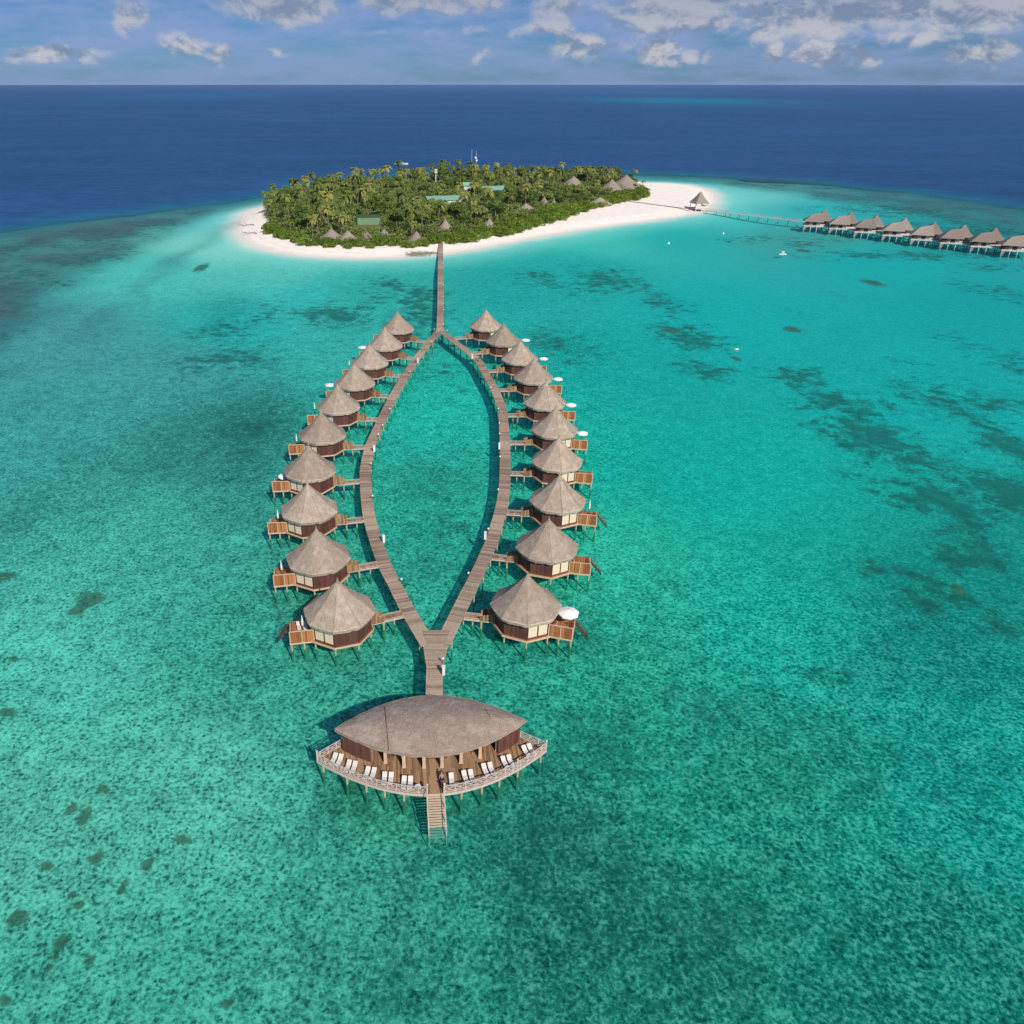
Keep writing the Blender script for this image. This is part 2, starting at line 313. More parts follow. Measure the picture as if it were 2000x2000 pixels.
# low-frequency colour of the lagoon (control colours, interpolated on the real floor)
cpw=np.array([tuple(P(x,y,0))[:2] for (x,y),_ in CP]); cpc=np.array([lin(c) for _,c in CP])
lx=X/np.maximum(D0,30); ly=np.log(np.maximum(D0,30)); num=np.zeros((len(X),3)); den=np.zeros(len(X))
for (wx,wy),c in zip(cpw,cpc):
    d=math.hypot(wx,wy); q=(lx-wx/d)**2*1.0+((ly-math.log(d))*.55)**2
    k=1/(q+.0012)**1.8; num+=k[:,None]*c; den+=k
TG=num/den[:,None]
TINT=np.array([.50,.94,.93]); OP=.09; BODY=np.array([.0,.30,.29]); L0=1.0
BED=(TG/L0-OP*BODY)/((1-OP)**2*TINT**2); BED=np.clip(BED,.006,.9)
sand=np.array([.94,.85,.735]); 
pale=np.array([.55,.66,.50])
k=off2[:,None]; BED=sand*(1-k)+BED*k
fc=np.array([.19,.20,.165])*(.55+.9*wn(X,Y,12,11,4))[:,None]; BED=BED*(1-flat[:,None]*.85)+fc*flat[:,None]*.85
BED=BED*(1-deepB[:,None])+np.array([.02,.05,.10])*deepB[:,None]
soil=np.array([.16,.15,.07]); vg=sdist(X,Y,VEG); kv=ss(vg,1,6)[:,None]; BED=BED*(1-kv)+soil*kv
wet=np.exp(-((sh-1.0)/1.6)**2)*.16+np.exp(-((sh-7-3*(wn(X,Y,9,77)-.5))/.7)**2)*.14*ss(wn(X,Y,5,78),.35,.6)
BED=BED*(1-(wet*(sh>-2))[:,None]*np.array([.8,.9,1.0]))
patch=np.zeros(len(X))
for px,py,a,b,wt in PATCH:
    if a<=0: continue
    c=P(px,py,-1.5); e=P(px+a,py,-1.5); g=P(px,py-b,-1.5)
    hx=(e-c).length; hy=max((g-c).length,1)
    dr=math.hypot(c.x,c.y); ax_=(X-c.x); ay_=(Y-c.y)
    q=(ax_/hx)**2+(ay_/hy)**2; patch=np.maximum(patch,wt*np.exp(-q*.75))
rub=np.zeros(len(X))
for px,py,a,b,wt in RUB:
    c=P(px,py,-1.8); hx=(P(px+a,py,-1.8)-c).length; hy=max((P(px,py-b,-1.8)-c).length,1)
    rub=np.maximum(rub,wt*np.exp(-(((X-c.x)/hx)**2+((Y-c.y)/hy)**2)*.8))
rub=np.clip(rub+.9*(wn(X,Y,26,41,4)-.5),0,1)*off2*(1-deep)*(1-flat)
patch=np.maximum(patch,(flat*.50)); patch*=off*(1-deep)
spot=np.zeros(len(X))
for px,py,a,b in SPOT:
    c=P(px,py,-1.8); hx=(P(px+a,py,-1.8)-c).length; hy=(P(px,py-b,-1.8)-c).length
    q=((X-c.x)/hx)**2+((Y-c.y)/hy)**2; spot=np.maximum(spot,1.25*np.exp(-q*.55))
caustic_mott=ss(D0,520,60)*1.0
caustic_mott=np.clip(1-(D0-70)/430,.16,1)*off2*(1-deep)  # strength of the floor mottle and the caustics painted with it
# right-hand lagoon is smooth sand: weaker bed mottle and painted caustics
caustic_mott*=1-.55*ss(X/np.maximum(D0,1),.12,.34)*ss(D0,95,150)
def polar(name,Zv,attrs,m):
    me=bpy.data.meshes.new(name); co=np.stack([X,Y,Zv],1)
    co=np.concatenate([co,[[0,0,float(Zv[0])]]]).astype(np.float32)
    i=np.arange(NR-1)[:,None]; j=np.arange(NA)[None,:]; j2=(j+1)%NA
    q=np.stack(np.broadcast_arrays(i*NA+j,(i+1)*NA+j,(i+1)*NA+j2,i*NA+j2),-1).reshape(-1,4)[:, ::-1]
    tri=np.stack([np.full(NA,NR*NA),(np.arange(NA)+1)%NA,np.arange(NA)],1)
    me.vertices.add(len(co)); me.vertices.foreach_set('co',co.ravel())
    nl=q.size+tri.size; me.loops.add(nl); me.loops.foreach_set('vertex_index',np.concatenate([q.ravel(),tri.ravel()]).astype(np.int32))
    me.polygons.add(len(q)+len(tri)); st=np.concatenate([np.arange(len(q))*4,q.size+np.arange(len(tri))*3]).astype(np.int32)
    me.polygons.foreach_set('loop_start',st); me.update(calc_edges=True)
    for an,(ty,val) in attrs.items():
        if ty=='C':
            a=me.attributes.new(an,'FLOAT_COLOR','POINT'); vv=np.concatenate([val,val[:1]]).astype(np.float32); a.data.foreach_set('color',vv.ravel())
        else:
            a=me.attributes.new(an,'FLOAT','POINT'); a.data.foreach_set('value',np.append(val,val[0]).astype(np.float32))
    me.materials.append(m); me.shade_smooth(); me.validate()
    # face up
    if me.polygons[0].normal.z<0: me.flip_normals()
    return link(name,me)
def rgba(c,a=None): return np.concatenate([c,(np.ones(len(c)) if a is None else a)[:,None]],1)
def bedm(t,b):
    p=geo(t); A=lambda n: t.new('ShaderNodeAttribute',attribute_name=n)
    col=A('bedcol').outputs['Color']; pt=A('patch').outputs['Fac']; sp_=A('spot').outputs['Fac']; mo=A('caustic_mott').outputs['Fac']; dry=A('dry').outputs['Fac']
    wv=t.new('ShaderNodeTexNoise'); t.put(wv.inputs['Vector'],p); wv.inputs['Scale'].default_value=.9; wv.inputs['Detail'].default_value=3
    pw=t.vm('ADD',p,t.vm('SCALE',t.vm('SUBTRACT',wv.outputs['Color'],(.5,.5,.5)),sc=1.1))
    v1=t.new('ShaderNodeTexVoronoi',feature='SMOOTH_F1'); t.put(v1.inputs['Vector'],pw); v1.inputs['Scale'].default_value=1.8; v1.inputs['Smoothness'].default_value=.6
    cell=t.mr(v1.outputs['Distance'],.12,.62)  # caustic light cells painted into the floor colour, mixed with its own mottle
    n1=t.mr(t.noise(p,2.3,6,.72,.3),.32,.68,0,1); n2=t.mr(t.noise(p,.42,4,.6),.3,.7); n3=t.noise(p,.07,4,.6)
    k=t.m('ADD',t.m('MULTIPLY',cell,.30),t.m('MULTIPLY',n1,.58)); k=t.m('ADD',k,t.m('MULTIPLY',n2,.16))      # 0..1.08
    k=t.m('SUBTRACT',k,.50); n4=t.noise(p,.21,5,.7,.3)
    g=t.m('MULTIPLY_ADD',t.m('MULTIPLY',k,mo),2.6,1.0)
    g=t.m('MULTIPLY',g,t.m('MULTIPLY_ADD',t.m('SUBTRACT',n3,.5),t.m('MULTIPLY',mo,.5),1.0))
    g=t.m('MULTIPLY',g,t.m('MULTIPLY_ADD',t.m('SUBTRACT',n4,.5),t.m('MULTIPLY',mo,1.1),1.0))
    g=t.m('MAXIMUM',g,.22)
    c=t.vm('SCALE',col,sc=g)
    c=t.mix(t.m('MULTIPLY',t.mr(k,.05,.5),t.m('MULTIPLY',mo,.75)),c,t.mix(.7,c,(.66,.62,.46)))  # pale caustic highlights painted on the bright cells
    # rubble and algae speckle
    ru=A('rub').outputs['Fac']; nr=t.noise(p,1.3,7,.78,.2); nr2=t.noise(p,.3,4,.6)
    mr_=t.mr(t.m('ADD',t.m('MULTIPLY',t.m('SUBTRACT',nr,.5),2.6),t.m('MULTIPLY_ADD',ru,.62,t.m('MULTIPLY',t.m('SUBTRACT',nr2,.5),.9))),.16,.75)
    c=t.mix(t.m('MULTIPLY',t.m('MULTIPLY',mr_,t.mr(ru,.02,.25)),.62),c,(.035,.10,.055))
    # seagrass patches
    na=t.noise(t.vm('ADD',p,t.vm('SCALE',wv.outputs['Color'],sc=4.)),.26,8,.72,.2); nb=t.noise(p,.05,4,.6)
    mk=t.m('ADD',t.m('MULTIPLY',pt,.56),t.m('MULTIPLY_ADD',t.m('SUBTRACT',na,.5),2.0,t.m('MULTIPLY',t.m('SUBTRACT',nb,.5),1.2)))
    mk=t.m('MULTIPLY',t.mr(mk,.14,.50),t.mr(pt,.03,.2))
    c=t.mix(t.m('MULTIPLY',mk,.80),c,t.mix(t.mr(na,.45,.75),(.06,.14,.10),(.012,.06,.05)))
    ns=t.noise(p,.45,6,.75,.8)
    ms=t.mr(t.m('ADD',sp_,t.m('MULTIPLY',t.m('SUBTRACT',ns,.5),2.6)),.5,.95)
    c=t.mix(t.m('MULTIPLY',ms,.85),c,t.mix(t.mr(ns,.35,.7),(.05,.045,.02),(.30,.24,.12)))
    # dry sand has its own grain
    gs=t.noise(p,.35,6,.6); c=t.mix(t.m('MULTIPLY',dry,.55),c,t.vm('SCALE',c,sc=t.mr(gs,.3,.7,.86,1.08)))
    t.l.new(c,b.inputs['Base Color']); bump(t,b,t.m('ADD',n1,gs),.25,.1)
bedM=mat('sea_floor',bedm,.95,.05)
ground=polar('ground',Z,{'bedcol':('C',rgba(BED)),'patch':('F',patch),'spot':('F',spot),'caustic_mott':('F',caustic_mott),'rub':('F',rub),'dry':('F',ss(sh,-1,3))},bedM); tag(ground,kind='structure')
# water surface
wt=off*.9+.1*ss(-sh,0,6)
opac=OP*off2; opac=opac*(1-flat)+.44*flat; opac=opac*(1-deep)+1.0*deep
tint=1-(1-TINT)*ss(-sh,-1,15)[:,None]
body=np.tile(BODY,(len(X),1)); body=body*(1-flat[:,None])+np.array([.085,.155,.19])*flat[:,None]
dcol=np.array([.019,.080,.198])*(1+.25*(wn(X,Y,400,21,3)-.5))[:,None]
for (px,py,a,b,cc,s_) in [(1330,196,190,5.5,(.0,.19,.33),.9),(420,186,180,6,(.0,.13,.27),.6),(1250,181,160,3,(.02,.14,.28),.7),(1000,172,500,3.5,(.02,.11,.27),.6)]:
    c=P(px,py,0); hx=(P(px+a,py,0)-c).length; hy=(P(px,py-b,0)-c).length
    q=((X-c.x)/hx)**2+((Y-c.y)/hy)**2; kk=(s_*np.exp(-q))[:,None]; dcol=dcol*(1-kk)+np.array(cc)*kk
# outer slope of the reef shows a bit of its floor through the blue
sl_=ss(-rf,8,70)[:,None]; slope=np.array([.014,.13,.24]); dcol=slope*(1-sl_)+dcol*sl_
body=body*(1-deep[:,None])+dcol*deep[:,None]
body=np.clip(body,0,1)
def waterm():
    Mw=bpy.data.materials.new('sea_water'); Mw.use_nodes=True; t=NT(Mw.node_tree); t.n.clear()
    p=geo(t); A=lambda n: t.new('ShaderNodeAttribute',attribute_name=n)
    dp=A('deepf').outputs['Fac']
    h=t.m('ADD',t.m('MULTIPLY',t.noise(t.vm('MULTIPLY',p,(1,1.5,1)),1.5,4,.6),.10),t.m('MULTIPLY',t.noise(t.vm('MULTIPLY',p,(1,1.7,1)),.33,4,.6),.35))
    h=t.m('ADD',h,t.m('MULTIPLY',t.noise(t.vm('MULTIPLY',p,(1,2,1)),.06,5,.7),t.m('MULTIPLY_ADD',dp,2.6,.2)))
    bn=t.new('ShaderNodeBump'); bn.inputs['Strength'].default_value=.55; bn.inputs['Distance'].default_value=1.0; t.l.new(h,bn.inputs['Height'])
    tr=t.new('ShaderNodeBsdfTransparent'); t.l.new(A('tint').outputs['Color'],tr.inputs[0])
    df=t.new('ShaderNodeBsdfDiffuse')
    wv=t.noise(t.vm('MULTIPLY',p,(1,2.2,1)),.05,8,.72); wv2=t.noise(t.vm('MULTIPLY',p,(1,2.5,1)),.004,6,.6)
    gd=t.m('ADD',t.mr(wv,.3,.7,.72,1.28,False),t.mr(wv2,.3,.7,-.14,.14,False)); gd=t.m('MULTIPLY_ADD',t.m('SUBTRACT',gd,1.),dp,1.)
    t.l.new(t.vm('SCALE',A('body').outputs['Color'],sc=gd),df.inputs[0]); t.l.new(bn.outputs[0],df.inputs['Normal'])
    m1=t.new('ShaderNodeMixShader'); t.l.new(A('opac').outputs['Fac'],m1.inputs[0]); t.l.new(tr.outputs[0],m1.inputs[1]); t.l.new(df.outputs[0],m1.inputs[2])
    gl=t.new('ShaderNodeBsdfGlossy'); gl.inputs['Roughness'].default_value=.22; t.l.new(bn.outputs[0],gl.inputs['Normal'])
    fr=t.new('ShaderNodeFresnel'); fr.inputs['IOR'].default_value=1.33; t.l.new(bn.outputs[0],fr.inputs['Normal'])
    f=t.mr(fr.outputs[0],.02,.9,.010,.16,False)
    m2=t.new('ShaderNodeMixShader'); t.l.new(f,m2.inputs[0]); t.l.new(m1.outputs[0],m2.inputs[1]); t.l.new(gl.outputs[0],m2.inputs[2])
    o=t.new('ShaderNodeOutputMaterial'); t.l.new(m2.outputs[0],o.inputs[0]); return Mw
water=polar('sea_water',np.zeros_like(X),{'tint':('C',rgba(tint)),'body':('C',rgba(body)),'opac':('F',opac),'deepf':('F',deep)},waterm()); tag(water,kind='structure')
def sdw(x,y,poly): return float(sdist(np.array([x]),np.array([y]),poly)[0])
def gz(x,y):
    s_=sdw(x,y,SHORE); return min(1.3,.10*s_) if s_>0 else -1.0
# ------------------------------------------------------------------ the near boardwalk loop
DZ=1.6; HAZE=1.4e-5
def smooth_line(px,z=DZ,step=.31):
    pts=[P(x,y,z) for x,y in px]; out=[]
    pts=[pts[0]+(pts[0]-pts[1])]+pts+[pts[-1]+(pts[-1]-pts[-2])]
    for i in range(1,len(pts)-2):
        a,b,c,d=pts[i-1:i+3]; n=max(2,int((c-b).length/.1))
        for k in range(n):
            t=k/n; out.append(.5*((2*b)+(c-a)*t+(2*a-5*b+4*c-d)*t*t+(3*b-a-3*c+d)*t**3))
    out.append(pts[-2]); res=[out[0]]; acc=0
    for i in range(1,len(out)):
        acc+=(out[i]-out[i-1]).length
        if acc>=step: res.append(out[i]); acc=0
    return res
LW=[(836,1258),(798.6,1195),(774,1147),(746.6,1091),(721,1008),(713.6,935),(715.5,904),(723.6,869),(735.5,842),(749.5,811),(771,768),(789,737),(812.5,702),(834.6,673),(857,646)]
RW=[(866,1255),(899,1187),(930,1125),(958,1063),(969,1029),(980,988),(985.6,946),(986.5,905),(985.6,860),(982,806),(978,790),(966,760),(948.5,729),(936,708),(923,694),(884,664),(861,646)]
ST=[(848,1364),(849,1300),(851,1258)]
FS=[(859,650),(860.3,600),(860.4,554),(860.5,504),(861,474)]
HW=1.1
bw=thing('boardwalk','long timber boardwalk on piles, splitting into an almond shaped loop between the huts','boardwalk')
def deck_run(px,hw,parent,name='deck_section',pilegap=4.6,matn='planks',z=DZ,low=-2.3,taper=None):
    L=smooth_line(px,z); d=MB(); e=MB(); 
    n=len(L); lastp=0; side={}
    for i in range(n):
        a=L[max(i-1,0)]; b=L[min(i+1,n-1)]; t=(b-a); t.z=0; t.normalize(); nrm=Vector((-t.y,t.x,0))
        h_=hw if taper is None else taper(i/n)
        tn=min(1,max(0,.5+random.gauss(0,.23)+.16*math.sin(i*.07)+(-.5 if random.random()<.02 else 0)+(.4 if (i//13)%7==0 else 0)))
        d.box(L[i]-Vector((0,0,.03)),(.285,2*h_+random.uniform(-.05,.05),.06),math.atan2(t.y,t.x),tn)
        side[i]=(L[i]+nrm*(h_-.12),L[i]-nrm*(h_-.12))
        if i-lastp>=pilegap/.31 or i==2:
            lastp=i; f=MB()
            for q in side[i]:
                gx,gy=q.x,q.y; f.tube((gx,gy,max(low,gz(gx,gy)-.3) if sdw(gx,gy,SHORE)>-30 else low),(gx,gy,z-.1),.13,.12,8)
            f.bar(side[i][0]-Vector((0,0,.3)),side[i][1]-Vector((0,0,.3)),.16,.2)
            f.build('pile_frame',M['pile'],parent)
    for s_ in(0,1):
        e=MB(); ks=list(range(0,n,6))+[n-1]
        for u,v in zip(ks,ks[1:]):
            if u!=v: e.bar(side[u][s_]-Vector((0,0,.15)),side[v][s_]-Vector((0,0,.15)),.14,.18)
        e.build('edge_beam',M['beam'],parent)
    d.build(name,M[matn],parent); return L
Lleft=deck_run(LW,HW,bw); Lright=deck_run(RW,HW,bw,z=DZ-.004)
Lst=deck_run(ST,HW,bw,taper=lambda f:HW+max(0,f-.55)*1.6,z=DZ-.008); Lfs=deck_run(FS,HW,bw,z=DZ-.008)
# wide landing where the near stem splits
mb=MB(); j=P(851,1272,0)
for k in range(12):
    y=j.y-.6+k*.29; mb.box((j.x,y,DZ-.016),(2.3+k*.15,.275,.06),0,min(1,max(0,.45+random.gauss(0,.17))))
mb.build('junction_deck',M['planks'],bw)
# ------------------------------------------------------------------ huts
def oct_(r,a0): return [Vector((r*math.cos(a0+k*math.pi/4),r*math.sin(a0+k*math.pi/4),0)) for k in range(8)]
A0=math.radians(-84)
HM={}
def plankwall(mb_,a,b,z0,z1,th=.1,pw=.28):
    a,b=Vector(a),Vector(b); L=(b-a).length; n=max(1,int(L/pw)); t=(b-a)/n; ang_=math.atan2(t.y,t.x)
    for k in range(n): c=a+t*(k+.5); mb_.box((c.x,c.y,(z0+z1)/2),(L/n-.015,th+random.uniform(0,.015),z1-z0),ang_)
def thatch_roof(r,ez,az_,a0,n=8,seg=7,rings=9,conc=.075,th=.46,jit=.06,rnd=.35):
    rf_=MB(); ed=MB(); N=n*seg; co=[Vector((r*math.cos(a0+k*2*math.pi/n),r*math.sin(a0+k*2*math.pi/n),0)) for k in range(n)]
    rim=[]
    for k in range(n):
        for s_ in range(seg):
            q=co[k].lerp(co[(k+1)%n],s_/seg); rim.append(q*(1-rnd)+q.normalized()*(r*.962)*rnd)
    vs=[]
    for i in range(rings+1):
        t=i/rings; 
        for q in rim:
            z=ez+(az_-ez)*t-conc*(az_-ez)*math.sin(math.pi*t)
            rr=1-t*.985
            jn=(random.uniform(-jit,jit) if i==0 else random.uniform(-jit,jit)*.6)
            vs.append((q.x*(rr)+jn*.6,q.y*(rr)+jn*.6,z+(jn if i else random.uniform(-.09,.03))))
    fs=[(i*N+k,i*N+(k+1)%N,(i+1)*N+(k+1)%N,(i+1)*N+k) for i in range(rings) for k in range(N)]
    fs.append(tuple(range(rings*N,(rings+1)*N)))
    rf_.add(vs,fs,.5)
    # ragged thick fringe
    ev=[];lo=[]
    for k,q in enumerate(rim):
        v0=Vector(vs[k]); ev.append(v0); lo.append(Vector((q.x*.965,q.y*.965,v0.z-th-random.uniform(0,.16))))
    inn=[Vector((q.x*.9,q.y*.9,ez-th+.12)) for q in rim]
    top=[Vector(vs[N+k])*0.12+Vector(vs[k])*.88+Vector((0,0,.03)) for k in range(N)]
    allv=top+[e*1.006 if False else e for e in ev]+lo+inn
    f2=[]
    for b_ in range(3):
        for k in range(N): f2.append(((b_+1)*N+k,(b_+1)*N+(k+1)%N,b_*N+(k+1)%N,b_*N+k))
    ed.add(allv,f2,.6)
    hp=MB()
    for k in range(n):
        for i in range(rings-1):
            a=Vector(vs[i*N+k*seg]); b=Vector(vs[(i+1)*N+k*seg]); hp.bar(a+Vector((0,0,.03)),b+Vector((0,0,.015)),.16,.05)
    return rf_,ed,hp
RC=5.18; EZ=4.65; AZ=9.55
for mir in(False,True):
    K={}
    rf_,ed,hp=thatch_roof(RC,EZ,AZ,A0)
    K['roof']=rf_.mesh('roof',M['thatch'],mirror=mir); K['eave_fringe']=ed.mesh('eave_fringe',M['thatch_edge'],mirror=mir); K['hip_ridge']=hp.mesh('hip_ridge',M['thatch'],mirror=mir)
    b=MB(); b.tube((0,0,9.2),(0,0,9.65),.34,.16,8); b.tube((0,0,9.6),(0,0,10.15),.14,.05,6); K['finial']=b.mesh('finial',M['thatch'],mirror=mir)
    o4=oct_(4.35,A0); o5=oct_(4.75,A0)
    b=MB()
    for k in range(8):
        if k==0: continue         # facet between -84 and -39 carries the windows
        plankwall(b,o4[k],o4[(k+1)%8],1.6,4.9)
    for k in range(8): b.box((o4[k].x,o4[k].y,3.2),(.16,.16,3.3),0,.1)
    b.bar((o4[0].x,o4[0].y,1.72),(o4[1].x,o4[1].y,1.72),.1,.24,.2); b.bar((o4[0].x,o4[0].y,4.6),(o4[1].x,o4[1].y,4.6),.1,.5,.2)
    K['wall']=b.mesh('wall',M['mahogany'],mirror=mir)
    for q,(f0,f1) in enumerate(((.05,.48),(.52,.95))):
        a=o4[0].lerp(o4[1],f0); c=o4[0].lerp(o4[1],f1); b=MB(); b.bar((a.x,a.y,3.08),(c.x,c.y,3.08),.05,2.46,.5); K['window%d'%q]=b.mesh('window',M['cream'],mirror=mir)
        b=MB(); L=(c-a)
        for f_ in(0,1): p=a+L*f_; b.box((p.x,p.y,3.08),(.07,.09,2.5),math.atan2(L.y,L.x))
        b.bar((a.x,a.y,4.33),(c.x,c.y,4.33),.09,.07); K['wframe%d'%q]=b.mesh('window_frame',M['darkwood'],mirror=mir)
    b=MB(); b.prism(o5,1.3,1.585); K['platform']=b.mesh('platform',M['deckorange'],mirror=mir)
    b=MB()
    for k in range(8): a,c=o5[k]*1.004,o5[(k+1)%8]*1.004; b.bar((a.x,a.y,1.5),(c.x,c.y,1.5),.08,.26)
    K['rim_beam']=b.mesh('rim_beam',M['beam'],mirror=mir)
    b=MB(); b.tube((0,0,-2.3),(0,0,1.32),.14,.13); K['pile']=b.mesh('pile',M['pile'])
    # sundeck: trapezoid reaching outward and to the front
    SD=[Vector((3.35,-2.75,0)),Vector((6.75,-3.3,0)),Vector((7.3,1.7,0)),Vector((4.4,2.3,0))]
    b=MB(); 
    for k in range(17):
        f_=(k+.5)/17; a=SD[0].lerp(SD[1],f_); c=SD[3].lerp(SD[2],f_); m_=(a+c)/2; L=(c-a).length
        b.box((m_.x,m_.y,1.56),(.215,L,.07),math.atan2(c.y-a.y,c.x-a.x)-math.pi/2)
    K['sundeck']=b.mesh('sundeck',M['deckorange'],mirror=mir)
    b=MB()
    for k in range(3): a,c=SD[k],SD[k+1]; b.bar((a.x,a.y,1.38),(c.x,c.y,1.38),.12,.26)
    K['sundeck_beam']=b.mesh('sundeck_beam',M['beam'],mirror=mir)
    b=MB(); f0,f1=SD[0]+Vector((.1,-.05,0)),SD[1]+Vector((-.05,0,0)); plankwall(b,f0,f1,1.52,3.42,.06,.22); K['fence']=b.mesh('privacy_fence',M['deckorange'],mirror=mir)
    b=MB(); b.bar((f0.x,f0.y,3.46),(f1.x,f1.y,3.46),.14,.09); 
    for q in(f0,f0.lerp(f1,.5),f1): b.box((q.x,q.y,2.5),(.12,.12,2.0),.1)
    K['fence_cap']=b.mesh('fence_cap',M['beam'],mirror=mir)
    b=MB(); a,c=SD[1]+Vector((-.02,.1,0)),SD[2]
    for f_ in(.0,.22,.44,.66): p=a.lerp(c,f_); b.box((p.x,p.y,2.05),(.09,.09,1.0))
    for z in(2.5,2.15,1.8): e=a.lerp(c,.66); b.bar((a.x,a.y,z),(e.x,e.y,z),.06,.07)
    K['railing']=b.mesh('railing',M['beam'],mirror=mir)
    b=MB(); a=SD[1].lerp(SD[2],.84)
    for q in(-.45,.45): b.bar((a.x,a.y+q,1.5),(a.x+1.9,a.y+q-.8,-.5),.09,.16); b.bar((a.x,a.y+q,2.3),(a.x+1.9,a.y+q-.8,.35),.05,.06)
    for k in range(7): f_=(k+.5)/7; b.box((a.x+1.9*f_,a.y-.8*f_,1.5-1.9*f_),(.26,.95,.05))
    K['steps']=b.mesh('steps',M['darkwood'],mirror=mir)
    K['sdpiles']=[(-1 if mir else 1)*p.x for p in(SD[1],SD[2],SD[0].lerp(SD[1],.5))],[SD[1].y+.15,SD[2].y-.1,SD[0].lerp(SD[1],.5).y+.2]
    HM[mir]=K
BM={}
def nearest_walk(c,dirv,line):
    best=None
    for p in line:
        r=p-c; r.z=0; al=r.dot(dirv); pr=abs(r.x*dirv.y-r.y*dirv.x)
        if al>0 and (best is None or pr<best[0]): best=(pr,al)
    return best[1]
def hut(x,y,out_deg,body_deg,mir,line,label,group,steps=False):
    t=thing('thatched_hut',label,'hut',(x,y,0),math.radians(body_deg),group)
    K=HM[mir]
    r=link('roof',K['roof'],t); link('eave_fringe',K['eave_fringe'],r); link('hip_ridge',K['hip_ridge'],r); link('finial',K['finial'],r)
    link('wall',K['wall'],t)
    for q in(0,1): wd=link('window',K['window%d'%q],t); link('window_frame',K['wframe%d'%q],wd)
    link('platform',K['platform'],t); link('rim_beam',K['rim_beam'],t)
    for k in range(8):
        o=oct_(4.3,A0)[k]; p=link('pile',K['pile'],t); p.location=(-o.x if mir else o.x,o.y,0)
    for px_,py_ in zip(*K['sdpiles']): p=link('pile',K['pile'],t); p.location=(px_-(.15 if px_>0 else -.15),py_,0)
    s_=link('sundeck',K['sundeck'],t); link('sundeck_beam',K['sundeck_beam'],s_)
    f=link('privacy_fence',K['fence'],t); link('fence_cap',K['fence_cap'],f)
    link('railing',K['railing'],t)
    if steps: link('steps',K['steps'],t)
    # footbridge back to the boardwalk (local -X for right-hand huts)
    a=math.radians(-out_deg if mir else out_deg); dv=Vector((math.cos(a),math.sin(a),0))*(1 if mir else -1)
    L=nearest_walk(Vector((x,y,0)),dv,line)-HW+.05; s1=1 if mir else -1
    b=MB(); n=int((L-4.2)/.29)
    for k in range(n): b.box((s1*(4.2+(k+.5)*(L-4.2)/n),-.2,DZ-.035-.004),((L-4.2)/n-.015,1.25,.05))
    br=b.build('footbridge',M['deckbrown'],t); br.rotation_euler=(0,0,a-math.radians(body_deg))
    b=MB()
    for q in(-.86,.46):
        b.bar((s1*4.3,q,DZ-.12),(s1*(L-.04),q,DZ-.12),.1,.24); b.bar((s1*6.4,q,DZ+.2),(s1*(L-.1),q,DZ+.2),.09,.06)
        for f_ in(6.4,(6.4+L)/2,L-.12): b.box((s1*f_,q,DZ+.1),(.08,.08,.3))
    b.build('bridge_rail',M['palerail'],br)
    for q in(-.95,.55):
        b=MB()
        for k in range(9): X_=4.35+k*.24; hh=1.45-.07*k; b.box((s1*X_,q,DZ+hh/2-.05),(.225,.06,hh))
        b.build('porch_screen',M['deckbrown'],t).rotation_euler=(0,0,a-math.radians(body_deg))
    for f_ in(6.2,):
        for q in(-.8,.4): p=link('pile',K['pile'],br); p.location=(s1*f_,q,.1)
    if L>8.4:
        p=link('pile',K['pile'],br); p.location=(s1*(L-1.3),-.2,.1)
    return t
fitL=[(-13.5,91.7),(-18.3,106.0),(-21.9,121.8),(-24.0,137.8),(-23.8,155.3),(-22.2,171.9),(-19.8,188.0),(-17.3,204.2),(-14.1,220.0),(-11.3,237.0)]
fitR=[(12.9,93.2),(17.9,109.3),(21.8,125.3),(23.9,141.9),(25.5,157.9),(25.4,174.4),(24.7,192.1),(22.7,207.4),(19.5,224.1),(15.4,239.7)]
aL=[-22,-17,-12,-8,-2,3,9,14,18,20]; aR=[-10,-12,-7,-5,0,3,6,9,12,14]
bL=[2,2,-4,-4,-2,-3,-5,-8,-10,-10]; bR=[-8,-2,-4,-3,0,2,4,6,8,9]
ORD=['nearest','second nearest','third','fourth','fifth','sixth','seventh','eighth','ninth','farthest']
lkL=['nearest of the left row, white cushions behind its orange fence','second nearest of the left row','third nearest of the left row','fourth nearest of the left row, small tilted parasol over brown fence','fifth nearest of the left row, bright orange fence','sixth nearest of the left row','seventh nearest of the left row, open white parasol','eighth nearest of the left row','ninth nearest of the left row','farthest of the left row, closest to the island']
lkR=['nearest of the right row, large open white parasol','second nearest of the right row, open timber water steps','third nearest of the right row, folded parasol','fourth nearest of the right row, no parasol','fifth nearest of the right row, parasol over dark fence','sixth nearest of the right row','seventh nearest of the right row','eighth nearest of the right row','ninth nearest of the right row','farthest of the right row, closest to the island']
for k in range(10):
    x,y=fitL[k]; hut(x,y,aL[k],bL[k],True,Lleft,'thatched stilt hut, '+lkL[k],'huts along the boardwalk loop',k==0)
    x,y=fitR[k]; hut(x,y,aR[k],bR[k],False,Lright,'thatched stilt hut, '+lkR[k],'huts along the boardwalk loop',k<3)
